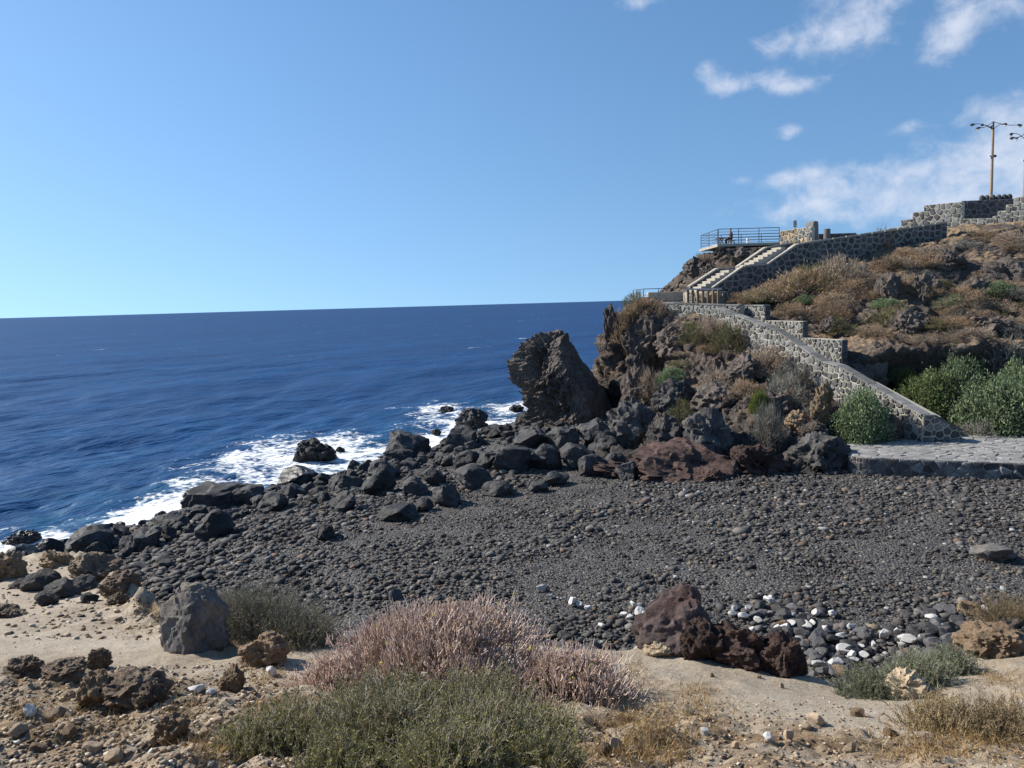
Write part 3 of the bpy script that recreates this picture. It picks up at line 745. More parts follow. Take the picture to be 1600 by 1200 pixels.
# ---- lower stairs: sloping outer parapet, stepped inner wall, flight of steps, end block
W1A3 = np.array([W1A[0], W1A[1], 0]); W1B3 = np.array([W1B[0], W1B[1], 0])
f1 = wall_frame(W1A3, W1B3)
t_a = on_wall(f1, 1120, 482); t_b = on_wall(f1, 1215, 518); t_c = on_wall(f1, 1287, 567); t_d = on_wall(f1, 1311, 573); t_e = on_wall(f1, 1441, 650)
def down_z(p, z): return (p[0], z)
pol1 = [[down_z(t_a, 6.2), down_z(t_b, 5.0), t_b, t_a], [down_z(t_b, 5.0), down_z(t_c, 3.4), t_c, t_b],
        [down_z(t_c, 3.4), down_z(t_d, 3.0), t_d, t_c], [down_z(t_d, 3.0), down_z(t_e, 2.2), t_e, t_d]]
W1 = masonry('stair_parapet', 'sloping outer parapet of the lower stairs, grey rubble with pale mortar, descending to the quay', 'wall', f1, pol1, .45, .42, .34,
             ['stone_light']*3+['stone_dark'], 11)
coping(W1, f1, [t_a, t_b, t_c, t_d, t_e], .09, .5, MAT['stone_light'])
# inner stepped wall, 1.7 m behind
off = -f1[3]*1.75
f2 = wall_frame(W1A3+off-f1[1]*6, W1B3+off)
s = [on_wall(f2, x, y) for x, y in ((1146,474),(1195,478),(1195,502),(1254,502),(1254,531),(1315,531))]
W2 = masonry('stepped_wall', 'stepped inner wall behind the lower stairs, pale grey rubble with flat tops', 'wall', f2,
             [[(s[0][0], 6.0), (s[1][0], 5.0), s[1], (s[0][0], s[1][1]+.02)], [(s[1][0], 5.0), (s[3][0], 4.2), s[3], (s[1][0], s[3][1])], [(s[3][0], 4.2), (s[5][0], 3.2), s[5], (s[3][0], s[5][1])]],
             .4, .42, .32, ['stone_light']*4+['stone_dark'], 12)
coping(W2, f2, [(s[0][0], s[1][1]+.02), s[1]], .07, .45, MAT['stone_light'])
f2b = wall_frame(P(1036, 474, 62.3), P(1156, 478, 56.3))
sb_ = [on_wall(f2b, x, y) for x, y in ((1036,474),(1156,478))]
W2B = masonry('retaining_wall', 'rubble retaining wall under the lower platform and the timber posts', 'wall', f2b, [[(sb_[0][0], 5.6), (sb_[1][0], 4.6), sb_[1], sb_[0]]], .5, .44, .34, ['stone_light']*4+['stone_dark'], 31)
coping(W2B, f2b, sb_, .08, .55, MAT['stone_light'])
# end faces of the steps in the inner wall, their shade put into darker stone
for (ua, za, zb2) in ((s[1][0], s[3][1], s[1][1]), (s[3][0], s[5][1], s[3][1]), (s[5][0], 3.2, s[5][1])):
    nst = max(2, int((zb2-za)/.32))
    for i in range(nst):
        c0 = f2[0]+f2[1]*(ua+.03)+f2[2]*(za+(zb2-za)*(i+.5)/nst)-f2[3]*.19
        rel(W2, MB().box(c0, (.07, .40, (zb2-za)/nst-.03), (f2[1], f2[3], f2[2])).build('end_stone', MAT['stone_dark'], W2))
# the flight between
st = empty('stone_staircase', W1B); tag(st, 'flight of stone steps between the lower stair walls above the quay', 'stairs')
O1, U1, Z1, N1 = f1
n_st = 24; u0, z0 = t_b[0], t_b[1]-1.0; u1, z1 = t_e[0], QZ+.05
for i in range(n_st):
    ua = u0+(u1-u0)*i/n_st; ub = u0+(u1-u0)*(i+1)/n_st; zz = z0+(z1-z0)*i/n_st
    c = O1+U1*((ua+ub)/2)+Z1*(zz-.6)-N1*1.1
    rel(st, MB().box(c, (ub-ua-.004, 1.28, 1.2), (U1, N1, Z1)).build('step', MAT['concrete'], st))
# end block facing the camera
Ea = f1[0]+f1[1]*t_e[0]
f3 = wall_frame((Ea[0]+.02, Ea[1]-.06, 0), (Ea[0]+3.02, Ea[1]-.06, 0))
e = [on_wall(f3, x, y) for x, y in ((1460,650),(1460,650),(1503,673))]; e[0] = (0.0, e[1][1])
W3 = masonry('stair_end_block', 'low grey stone end block at the foot of the lower stairs on the quay', 'wall', f3,
             [[(e[0][0], QZ-.3), (e[1][0], QZ-.3), e[1], e[0]], [(e[1][0], QZ-.3), (e[2][0], QZ-.3), e[2], e[1]]], .5, .40, .33, ['stone_light', 'stone_dark'], 13, mortar='mortar')
coping(W3, f3, [e[0], e[1], e[2]], .07, .5, MAT['stone_light'])
# inner lower parapet, seen as a dark strip behind the outer one
f4 = wall_frame(W1A3+off*1.0+f1[1]*9.5, W1B3+off*1.0+f1[1]*.3)
g = [on_wall(f4, x, y) for x, y in ((1362,597),(1462,652))]
W4 = masonry('stair_parapet', 'inner parapet of the lower stairs beside the green bushes', 'wall', f4, [[(g[0][0], 2.3), (g[1][0], 2.3), g[1], g[0]]], .35, .45, .34, ['stone_light', 'stone_dark'], 14)

# ---- quay
def build_quay():
    root = empty('stone_quay', PZ(1340, 720, QZ)); tag(root, 'low grey stone quay with rounded corner at the back of the beach', 'quay')
    A = PZ(1356, 715, QZ); B = PZ(1600, 724, QZ); d = (B-A)[:2]; d /= np.linalg.norm(d); Bx = np.array([*(A[:2]+d*26), QZ])
    L0 = PZ(1322, 700, QZ); L1 = PZ(1324, 690, QZ)
    pts = [Bx[:2], A[:2]]
    # rounded corner from the front edge to the end
    c0, c1 = A[:2], L0[:2]; cor = A[:2]+(-d)*1.0
    for k in range(1, 7):
        t = k/7; pts.append((1-t)**2*c0+2*t*(1-t)*cor+t*t*c1)
    pts += [L0[:2], L1[:2], np.array([L1[0]+4, 41.8]), np.array([Bx[0], 41.2])]
    n = len(pts); V = [(*p, QZ-.03) for p in pts]+[(*p, .9) for p in pts]
    core = MB().add(V, [tuple(range(n))[::-1], tuple(range(n, 2*n))]+[(i, (i+1) % n, (i+1) % n+n, i+n) for i in range(n)])
    rel(root, core.build('mortar_core', MAT['mortar_grey'], root))
    rng = random.Random(5)
    # front face stones, row by row round the corner
    chain = pts[:9][::-1]
    for a, b in zip(chain[:-1], chain[1:]):
        fr = wall_frame((*a, 0), (*b, 0)); l = np.linalg.norm(np.asarray(b)-a); l = min(l, 14.0)
        if l < .05: continue
        for cell in voronoi_cells([(0.01, 1.25), (l-.01, 1.25), (l-.01, QZ-.02), (0.01, QZ-.02)], min(.5, max(l, .3)), .32, rng):
            stone_piece(root, cell, fr[0], fr[1], fr[2], fr[3], .02, .05, rng, MAT['stone_dark'] if rng.random() < .6 else MAT['stone_light'], 'facing_stone')
    # paving
    vis = [tuple(p) for p in pts]; vis[0] = tuple(A[:2]+d*12); vis[-1] = (vis[0][0], 41.2)
    hull = [vis[0], vis[1], vis[4], vis[8], vis[9], vis[10], vis[11]][::-1]
    for cell in voronoi_cells(hull, .58, .42, rng):
        if len(cell) >= 3: stone_piece(root, cell, np.array([0, 0, QZ-.03]), np.array([1.0, 0, 0]), np.array([0, 1.0, 0]), np.array([0, 0, 1.0]), .016, .035, rng, MAT['paving'], 'paving_stone')
build_quay()

# ---- upper stairs: front wall, back parapet, two flights, white coping
UD = 62.5
UA = P(1100, 455, UD-.6); UB = P(1490, 360, UD+4.0)
f5 = wall_frame(UA, UB)
top = [on_wall(f5, x, y) for x, y in ((1114,451),(1163,417),(1200,414),(1246,383),(1280,377),(1480,348))]
bot = [on_wall(f5, x, y)[1] for x, y in ((1114,475),(1163,472),(1200,470),(1246,450),(1280,435),(1480,372))]
pol = [[(top[i][0], bot[i]-.3), (top[i+1][0], bot[i+1]-.3), top[i+1], top[i]] for i in range(5)]
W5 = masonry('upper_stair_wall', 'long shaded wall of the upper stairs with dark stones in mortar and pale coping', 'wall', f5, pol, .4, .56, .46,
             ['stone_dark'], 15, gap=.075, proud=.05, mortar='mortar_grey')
coping(W5, f5, top, .12, .5, MAT['concrete'])
back = -f5[3]*2.1
f6 = wall_frame(UA+back, UB+back)
tb = [on_wall(f6, x, y) for x, y in ((1078,449),(1121,421),(1152,419),(1197,388),(1240,381))]
pol = [[(tb[i][0], tb[i][1]-1.25), (tb[i+1][0], tb[i+1][1]-1.25), tb[i+1], tb[i]] for i in range(4)]
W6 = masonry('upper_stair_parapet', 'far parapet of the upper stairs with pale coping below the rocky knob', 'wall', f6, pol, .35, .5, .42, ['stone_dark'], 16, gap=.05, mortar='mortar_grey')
coping(W6, f6, tb, .12, .45, MAT['concrete'])
st2 = empty('stone_staircase', UA); tag(st2, 'pale stone steps climbing between the two parapets of the upper stairs', 'stairs')
O5, U5, Z5, N5 = f5
def flight(ua, za, ub, zb, n):
    for i in range(n):
        a = ua+(ub-ua)*i/n; b_ = ua+(ub-ua)*(i+1)/n; zz = za+(zb-za)*(i+1)/n
        c = O5+U5*((a+b_)/2)+Z5*(zz-.75)-N5*1.25
        rel(st2, MB().box(c, (b_-a-.004, 1.6, 1.5), (U5, N5, Z5)).build('step', MAT['concrete'], st2))
m0 = on_wall(f5, 1085, 458); m1 = on_wall(f5, 1150, 421); m2 = on_wall(f5, 1168, 418); m3 = on_wall(f5, 1232, 386)
flight(m0[0], m0[1]-.1, m1[0], m1[1]+.0, 9); flight(m1[0]+.01, m1[1]-.02, m2[0]-.01, m1[1]+.02, 1); flight(m2[0], m2[1]-.1, m3[0], m3[1]+.05, 9)

# ---- stepped walls at the top right
RA = P(1385, 358, 80.0); RB = np.array([RA[0]+.62*14, RA[1]-.785*14, 0])
f7 = wall_frame(RA, RB)
def q7(x, y): return on_wall(f7, x, y)
zb7 = q7(1500, 372)[1]-.8
cols = [(1388,357,1408,354),(1408,344,1426,342),(1426,332,1444,330),(1444,321,1504,316),(1504,342,1551,341),(1551,338,1559,337),(1559,330,1572,329),(1572,320,1584,319),(1584,309,1625,303)]
cols[3:4] = [(1444,321,1504,315)]
pol = []
for (xa, ya, xb, yb) in cols:
    a, b_ = q7(xa, ya), q7(xb, yb); pol.append([(a[0], zb7), (b_[0], zb7), b_, a])
a, b_, c_ = q7(1504, 335.5), q7(1516, 335), q7(1528, 323)
W7 = masonry('terrace_wall', 'sunlit stepped terrace wall of grey rubble at the top right with a notch of steps', 'wall', f7, pol, .5, .56, .42, ['stone_light']*4+['stone_dark'], 17, gap=.04)
# shaded wall behind the notch, with the row of rounded stones on top
SA = P(1503, 340, 78.5); SB = P(1592, 335, 77.0)
f8 = wall_frame(SA, SB)
k0, k1 = on_wall(f8, 1503, 314), on_wall(f8, 1596, 310)
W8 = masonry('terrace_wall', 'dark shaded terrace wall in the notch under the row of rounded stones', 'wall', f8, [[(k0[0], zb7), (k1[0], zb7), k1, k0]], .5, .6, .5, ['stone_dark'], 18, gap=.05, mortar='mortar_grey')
for i, x in enumerate((1535, 1543, 1552.5, 1561.5, 1570.5, 1578.5)):
    u_, z_ = on_wall(f8, x, 311.5); b0 = f8[0]+f8[1]*u_-f8[3]*.25; b0[2] = k0[1]+(k1[1]-k0[1])*(u_-k0[0])/(k1[0]-k0[0])
    r = .25; pr = [(0, r*.95), (.2, r), (.36, r*.86), (.46, r*.55), (.5, .03)]
    mb = MB().tube([b0+np.array([0, 0, h]) for h, _ in pr], [q for _, q in pr], 10)
    o = mb.build('rounded_stone', MAT['stone_dark'], None, True)
    tag(o, 'rounded dark stone on the top terrace wall, number %s from the left in the row' % ('one', 'two', 'three', 'four', 'five', 'six')[i], 'stone', 'rounded stones along the top terrace wall')

# ---- upper platform, railings, table, person, bin, sign, monolith, pillar
PZU = P(1122, 381, 68)[2]
pf = empty('viewing_platform', P(1122, 381, 68)); tag(pf, 'concrete viewing platform with railings on top of the rocky knob', 'platform')
xl, xr = P(1121, 381, 68)[0], P(1219, 378, 68)[0]
rel(pf, MB().box(((xl+xr)/2, 71.2, PZU-.12), (xr-xl, 6.4, .22)).build('slab', MAT['concrete'], pf))
def railing(label, pts, h, nposts, rails, mat, mat2=None, pr=.026):
    base = np.asarray(pts[0], float); o = empty('railing', base); tag(o, label, 'railing')
    for a, b, n in zip(pts[:-1], pts[1:], nposts):
        a = np.asarray(a, float); b = np.asarray(b, float)
        for i in range(n+1):
            if i == 0 and a is not pts[0] and not np.allclose(a, base): continue
            p = a+(b-a)*i/n; rel(o, MB().tube([p, p+[0, 0, h]], pr*1.25, 6).build('post', mat, o, True))
        for k, f in enumerate(rails):
            rel(o, MB().tube([a+[0, 0, h*f], b+[0, 0, h*f]], pr*(1.25 if f == 1 else .8), 6).build('rail', mat if (f == 1 or mat2 is None) else mat2, o, True))
    return o
hU = 1.22
railing('blue grey steel railing along the front of the upper platform', [(xl+.1, 68.1, PZU), (xr-.05, 68.1, PZU)], hU, [3], (1, .8, .6, .4, .2), MAT['metal'])
railing('blue grey steel railing along the sea side of the upper platform', [(xl+.1, 68.3, PZU), (xl+.1, 74.2, PZU), (xr+2.2, 74.2, PZU)], hU, [2, 4], (1, .8, .6, .4, .2), MAT['metal'])
# picnic table
tx, ty = P(1134, 375, 70.5)[0], 70.6
tb_ = empty('picnic_bench', (tx, ty, PZU)); tag(tb_, 'small wooden table with slanted legs beside the seated person', 'table')
rel(tb_, MB().box((tx-.45, ty, PZU+.62), (.75, 1.3, .06)).build('table_top', MAT['wood'], tb_))
for sy in (-.5, .5):
    rel(tb_, MB().bar((tx-.75, ty+sy, PZU+.0), (tx-.3, ty+sy, PZU+.585), .07).build('leg', MAT['wood'], tb_))
    rel(tb_, MB().bar((tx-.15, ty+sy+.08, PZU+.0), (tx-.6, ty+sy+.08, PZU+.585), .07).build('leg', MAT['wood'], tb_))
bn = empty('bench', (tx+.55, ty, PZU)); tag(bn, 'wooden bench under the seated person', 'bench')
rel(bn, MB().box((tx+.5, ty, PZU+.42), (.42, 1.3, .06)).build('seat', MAT['wood'], bn))
for sy in (-.5, .5):
    rel(bn, MB().bar((tx+.33, ty+sy, PZU), (tx+.42, ty+sy, PZU+.388), .07).build('leg', MAT['wood'], bn))
    rel(bn, MB().bar((tx+.68, ty+sy, PZU), (tx+.58, ty+sy, PZU+.388), .07).build('leg', MAT['wood'], bn))
def build_person():
    """seated, facing the sea (-X), leaning slightly forward, forearms on the thighs; local origin at the seat point on the ground"""
    J = {}; E = []; Rr = {}
    def j(n, p, r, par=None):
        J[n] = p; Rr[n] = r
        if par: E.append((par, n))
    j('pelvis', (0, 0, .56), (.15, .12)); j('waist', (-.02, 0, .74), (.14, .105), 'pelvis'); j('chest', (-.05, 0, .93), (.17, .115), 'waist')
    j('neckbase', (-.08, 0, 1.08), (.075, .07), 'chest'); j('neck', (-.095, 0, 1.14), (.055, .055), 'neckbase')
    j('head1', (-.11, 0, 1.21), (.08, .085), 'neck'); j('head2', (-.115, 0, 1.30), (.082, .095), 'head1'); j('head3', (-.11, 0, 1.36), (.055, .06), 'head2')
    j('nose', (-.215, 0, 1.255), (.012, .012), 'head1')
    for s_, n in ((1, 'l'), (-1, 'r')):
        j('hip'+n, (-.05, .10*s_, .54), (.10, .10), 'pelvis'); j('knee'+n, (-.46, .13*s_, .53), (.068, .068), 'hip'+n)
        j('calf'+n, (-.46, .13*s_, .33), (.06, .06), 'knee'+n); j('ankle'+n, (-.44, .13*s_, .09), (.04, .04), 'calf'+n)
        j('toe'+n, (-.62, .14*s_, .045), (.038, .03), 'ankle'+n)
        j('sh'+n, (-.06, .20*s_, 1.03), (.065, .065), 'chest'); j('elb'+n, (-.13, .25*s_, .76), (.045, .045), 'sh'+n)
        j('wr'+n, (-.36, .15*s_, .665), (.032, .03), 'elb'+n); j('palm'+n, (-.43, .12*s_, .645), (.034, .02), 'wr'+n)
        for k, (dy, ln) in enumerate(((.028, .075), (.01, .085), (-.009, .08), (-.027, .062))):
            j('f%d%s' % (k, n), (-.43-ln*.55, (.12+dy)*s_, .64), (.009, .009), 'palm'+n); j('g%d%s' % (k, n), (-.43-ln, (.12+dy)*s_, .615), (.008, .008), 'f%d%s' % (k, n))
        j('th'+n, (-.43, (.12-.05)*s_, .65), (.010, .010), 'palm'+n); j('tt'+n, (-.47, (.12-.06)*s_, .635), (.009, .009), 'th'+n)
    names = list(J); idx = {n: i for i, n in enumerate(names)}
    me = bpy.data.meshes.new('person'); me.from_pydata([J[n] for n in names], [(idx[a], idx[b]) for a, b in E], []); me.update()
    tmp = bpy.data.objects.new('tmp', me); COL.objects.link(tmp)
    md = tmp.modifiers.new('s', 'SKIN'); 
    if not me.skin_vertices:
        bpy.context.view_layer.objects.active = tmp
    sv = me.skin_vertices[0].data
    for n in names: sv[idx[n]].radius = Rr[n]
    sv[idx['pelvis']].use_root = True
    tmp.modifiers.new('sub', 'SUBSURF').levels = 1; tmp.modifiers['sub'].render_levels = 1
    dg = bpy.context.evaluated_depsgraph_get(); m2 = bpy.data.meshes.new_from_object(tmp.evaluated_get(dg))
    bpy.data.objects.remove(tmp)
    for mm in ('shirt', 'skin', 'trousers', 'shoe'):
        m2.materials.append({'shirt': plain('dark maroon cloth', (.06,.018,.022), .9), 'skin': plain('skin', (.42,.24,.16), .6, 0, .08), 'trousers': plain('dark trousers', (.05,.03,.035), .9), 'shoe': plain('dark shoe', (.03,.03,.035), .7)}[mm])
    for p in m2.polygons:
        x, y, z = p.center; p.use_smooth = True
        k = 0
        if z > 1.10: k = 1
        elif x < -.16 and z > .6 and abs(y) < .24: k = 1
        elif z < .09: k = 3
        elif z < .58 or (z < .62 and x < -.1): k = 2
        p.material_index = k
    o = link('person', m2)
    tag(o, 'person in dark maroon clothes seated on the upper platform facing the sea', 'person')
    hair = MB(); nr = 6; V = []; 
    for i in range(nr+1):
        th = PI*.62*i/nr
        for k in range(12):
            a = 2*PI*k/12; rr = (.088, .098, .1)
            V.append((-.098+rr[0]*math.sin(th)*math.cos(a), rr[1]*math.sin(th)*math.sin(a), 1.30+rr[2]*math.cos(th)*(1 if math.cos(a) > -.2 else .9)+(.04 if (math.cos(a) < -.4 and i > 3) else 0)))
    hair.add(V, [(i*12+k, i*12+(k+1) % 12, (i+1)*12+(k+1) % 12, (i+1)*12+k) for i in range(nr) for k in range(12)])
    hair.build('hair', plain('dark hair', (.035,.022,.018), .8), o, True)
    return o
pe = build_person(); pe.location = (tx+.56, ty, PZU-.01); pe.scale = (1.1, 1.1, 1.08)
# bin
bb = P(1170, 378.5, 68.6); 
bo = empty('litter_bin', (bb[0], 68.9, PZU)); tag(bo, 'small white litter bin on the front of the upper platform', 'bin')
rel(bo, MB().tube([(bb[0], 68.9, PZU), (bb[0], 68.9, PZU+.05), (bb[0], 68.9, PZU+.40)], [.08, .115, .125], 12).build('body', MAT['white'], bo, True))
rel(bo, MB().tube([(bb[0], 68.9, PZU+.402), (bb[0], 68.9, PZU+.44)], [.135, .125], 12).build('lid', MAT['white'], bo, True))
# low stone wall right of the platform
f9 = wall_frame(P(1218, 383, 69.5), P(1272, 378, 65.8))
l0, l1 = on_wall(f9, 1218.5, 361), on_wall(f9, 1268, 358)
masonry('low_wall', 'short sunlit stone wall between the upper platform and the standing stone', 'wall', f9, [[(l0[0], l0[1]-2.0), (l1[0], l0[1]-2.0), (l1[0], l0[1]), l0]], .4, .44, .34, ['stone_light', 'tan_stone', 'stone_light'], 19)
# low wall behind the stairs to the right
f10 = wall_frame(P(1283, 372, 68.5), P(1350, 372, 68.5)); r0, r1 = on_wall(f10, 1279, 365.5), on_wall(f10, 1338, 366)
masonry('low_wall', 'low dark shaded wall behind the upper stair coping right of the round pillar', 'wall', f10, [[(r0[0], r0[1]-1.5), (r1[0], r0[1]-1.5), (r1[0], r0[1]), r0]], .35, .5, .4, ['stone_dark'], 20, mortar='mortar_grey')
# sign on a wooden post
sb = P(1241.5, 384, 65.6); sg = empty('sign_post', sb); tag(sg, 'small grey notice sign on a yellow wooden post by the upper stairs', 'sign')
zt = P(1242, 345, 65.6)[2]; zs0 = P(1242, 355, 65.6)[2]
rel(sg, MB().tube([sb-[0, 0, .6], (sb[0], sb[1], zs0+.1)], .05, 8).build('post', MAT['wood_yellow'], sg, True))
pn = MB().box((sb[0], sb[1]-.07, (zt+zs0)/2), (.30, .03, zt-zs0)).build('panel', MAT['sign'], sg); rel(sg, pn)
zc = (zt+zs0)/2
for nm, mbx in (('symbol', MB().tube([(sb[0]+.08*math.cos(a), sb[1]-.088, zc+.03+.08*math.sin(a)) for a in np.linspace(0, 2*PI, 13)], .02, 5)),
                ('border', MB().box((sb[0], sb[1]-.0875, zt-.03), (.27, .004, .03)).box((sb[0], sb[1]-.0875, zs0+.04), (.22, .004, .045)))):
    q = mbx.build(nm, MAT['sign_dark'], pn)
mt = MB().add([(sb[0]-.1, sb[1]-.085, zt), (sb[0]+.1, sb[1]-.085, zt), (sb[0], sb[1]-.085, zt+.09), (sb[0]-.1, sb[1]-.055, zt), (sb[0]+.1, sb[1]-.055, zt), (sb[0], sb[1]-.055, zt+.09)], [(0,1,2),(5,4,3),(0,3,4,1),(1,4,5,2),(2,5,3,0)]).build('peak', MAT['sign'], pn)
# standing stone: concave left flank
mp_ = [(1264.5,378),(1264.5,368),(1267,361),(1270,355),(1271.5,346.5),(1274,344.5),(1279,346),(1279.5,357),(1279.5,378)]
pts = [P(x, y, 66.2) for x, y in mp_]; pts[0][2] -= .8; pts[-1][2] -= .8
n = len(pts); V = [p for p in pts]+[p+[.15-.45, 1.0, 0] for p in pts]
mo = MB().add(V, [tuple(range(n)), tuple(range(n, 2*n))[::-1]]+[(i, i+n, (i+1) % n+n, (i+1) % n) for i in range(n)]).build('standing_stone', MAT['monolith'])
tag(mo, 'tall grey standing stone with a concave flank above the upper stairs', 'stone')
bv = mo.modifiers.new('bevel', 'BEVEL'); bv.width = .06; bv.segments = 2
pb = P(1292, 376, 67.2); pt = P(1292, 357.5, 67.2)[2]
o = MB().tube([pb-[0, 0, .6], (pb[0], pb[1], pt-.02), (pb[0], pb[1], pt)], [.27, .27, .24], 16).build('round_pillar', MAT['monolith'], None, True); tag(o, 'short grey round pillar right of the standing stone', 'pillar')

# ---- lower platform
PZL = P(1040, 472, 64)[2]
lp = empty('viewing_platform', P(1040, 473, 64)); tag(lp, 'pale lower platform at the edge of the cliff above the stack', 'platform')
x0, x1 = P(1003, 472, 64)[0], P(1076, 472, 64)[0]
rel(lp, MB().box(((x0+x1)/2, 66.4, PZL-.2), (x1-x0, 5.6, .4)).build('slab', MAT['concrete'], lp))
railing('steel and wood railing round the lower platform at the cliff edge', [(x1, 63.8, PZL), (x0+.1, 63.8, PZL), (x0+.1, 69, PZL)], 1.08, [3, 3], (1, .55, .18), MAT['metal'], MAT['rail_wood'])
bx0, bx1 = P(1013, 465, 68)[0], P(1072, 465, 68)[0]
zb_ = PZL; zt_ = P(1040, 455.5, 68)[2]
lw = MB().box(((bx0+bx1)/2, 68.5, (zb_+zt_)/2-.02), (bx1-bx0, .8, zt_-zb_)).build('low_wall', MAT['concrete']); tag(lw, 'low plain wall along the back of the lower platform', 'wall')
lw.modifiers.new('bevel', 'BEVEL').width = .04
# lit wall with the row of timber posts
f11 = wall_frame(P(1071, 474, 62.6), P(1133, 475, 59.6)); v0, v1 = on_wall(f11, 1073, 455), on_wall(f11, 1131, 456)
masonry('low_wall', 'sunlit pale stone wall behind the row of timber posts', 'wall', f11, [[(v0[0], v0[1]-1.6), (v1[0], v0[1]-1.6), (v1[0], v1[1]), v0]], .4, .42, .32, ['stone_light', 'tuff', 'stone_light'], 21)
fe = empty('timber_fence', P(1074, 476, 61.4)); tag(fe, 'seven brown timber posts under a beam on the lower platform wall', 'fence')
pa = None
for i, x in enumerate((1075, 1082.5, 1090.5, 1098.5, 1106.5, 1114.5, 1122.5)):
    D = 61.6-i*.32; p0 = P(x, 476, D); p1 = P(x, 453.3, D)
    rel(fe, MB().bar(p0-[0, 0, .25], (p0[0], p0[1], p1[2]), .16).build('post', MAT['wood'], fe))
    if i == 0: pa = np.array([p0[0]-.3, p0[1], p1[2]+.07])
    pz_ = np.array([p0[0]+.3, p0[1], p1[2]+.07])
rel(fe, MB().bar(pa, pz_, .2, .12).build('beam', MAT['metal'], fe))
f12 = wall_frame(P(1128, 476, 59.6), P(1136, 476, 59.9)); w0, w1_ = on_wall(f12, 1129.5, 456), on_wall(f12, 1136, 456)
masonry('stone_pier', 'small stone pier at the right end of the timber posts', 'pillar', f12, [[(w0[0], w0[1]-1.5), (w1_[0], w0[1]-1.5), (w1_[0], w1_[1]), w0]], .5, .3, .3, ['stone_dark'], 22, mortar='mortar_grey')

# ---- lamp posts
def lamp_post(label, px, py0, py1, D, rot, arms):
    b0 = P(px, py0, D); zt = P(px, py1, D)[2]; o = empty('lamp_post', b0); tag(o, label, 'lamp post', 'lamp posts on the top terrace')
    H = zt-b0[2]; x, y = b0[0], b0[1]
    rel(o, MB().tube([(x, y, b0[2]-1.5), (x, y, zt-.75)], [.15, .115], 10).build('pole', MAT['pole'], o, True))
    rel(o, MB().tube([(x, y, zt-.748), (x, y, zt)], [.085, .085], 8).build('mast_head', MAT['metal_dark'], o, True))
    for k, (a, ln, zh, sag) in enumerate(arms):
        a += rot; d = np.array([math.cos(a), math.sin(a), 0]); base = np.array([x, y, zt-zh])+d*.08
        pts = [base+d*ln*t+np.array([0, 0, sag*math.sin(t*PI*.62)]) for t in np.linspace(0, 1, 9)]
        ar = MB().tube(pts, .028, 6).build('arm', MAT['metal_dark'], o, True); rel(o, ar)
        e_ = pts[-1]; 
        hd = MB().tube([e_-d*.05, e_+d*.1-[0, 0, .02], e_+d*.3-[0, 0, .06], e_+d*.42-[0, 0, .1]], [.05, .11, .12, .04], 8).build('lamp_head', MAT['metal_dark'], ar, True)
        MB().tube([e_+d*.12-[0, 0, .10], e_+d*.24-[0, 0, .2], e_+d*.33-[0, 0, .22]], [.07, .09, .03], 8).build('lamp_glass', MAT['lamp_glass'], ar, True)
    zc = b0[2]+H*.55
    for s_ in (-1, 1):
        sp = MB().tube([(x+s_*.12, y, zc), (x+s_*.22, y, zc+.02), (x+s_*.34, y, zc-.05)], [.05, .12, .14], 8).build('floodlight', MAT['lamp_glass'] if s_ < 0 else MAT['metal_dark'], o, True); rel(o, sp)
ARMS = [(R(180), 1.75, .72, .55), (R(215), 1.9, .70, .2), (R(0), 2.3, .05, -.35), (R(65), 1.5, .7, .55), (R(-60), .8, .7, .3), (R(150), 1.0, .05, -.4)]
lamp_post('tall brown lamp post with several curved arms behind the rounded stones', 1548.5, 309, 190, 79.5, 0, ARMS)
lamp_post('tall brown lamp post at the right picture edge, partly cut off', 1600.5, 304, 207, 80.5, .35, ARMS)
#ROCKS
# ------------------------------------------------------------------ rocks
import bmesh
_ico = {}
def ico(sub):
    if sub not in _ico:
        bm = bmesh.new(); bmesh.ops.create_icosphere(bm, subdivisions=sub, radius=1.0); bm.verts.ensure_lookup_table()
        _ico[sub] = (np.array([v.co[:] for v in bm.verts]), np.array([[v.index for v in f.verts] for f in bm.faces])); bm.free()
    return _ico[sub][0].copy(), _ico[sub][1]
def facet_rock(seed, sub=3, cuts=14, rough=.10, crag=0.0, dmin=.55, dmax=.9, rs=1.6, planes=()):
    rg = np.random.RandomState(seed); V, Fc = ico(sub)
    V *= rg.uniform(.85, 1.15, 3)
    for _ in range(cuts):
        n = rg.normal(size=3); n /= np.linalg.norm(n); d = rg.uniform(dmin, dmax)
        h = V@n; over = np.maximum(h-d, 0); V -= over[:, None]*n*.93
    for (nx, ny, nz, d) in planes:
        n = np.array([nx, ny, nz]); n = n/np.linalg.norm(n); V -= np.maximum(V@n-d, 0)[:, None]*n*.95
    nn = V/np.linalg.norm(V, axis=1)[:, None]
    off = rg.uniform(0, 60, 3)
    V = V+nn*(rough*fbm(V*rs+off, 4, .55))[:, None]
    if crag > 0:
        wp = np.stack([fbm(V*1.3+off+k*9, 2) for k in range(3)], -1)
        V = V+nn*(crag*(ridged(V*1.5+off+wp*.4, 4, .55)-1.2)+crag*.8*(np.clip(np.subtract(*worley(V*1.8+off+wp*.4)[::-1]), 0, .4)-.2))[:, None]
    V /= np.abs(V).max(0)
    return V, Fc
BOULDERS = []
for i in range(18):
    V, Fc = facet_rock(100+i, 4, 12+i % 8, .08+.04*(i % 3), .04 if i % 3 else .09, .52, .88)
    BOULDERS.append(mesh_np('boulder', V, Fc, True, 20))
CRAGS = []
for i in range(8):
    V, Fc = facet_rock(300+i, 5, 7, .16, .20, .6, .95)
    CRAGS.append(mesh_np('crag', V, Fc, True, 45))
_matmesh = {}
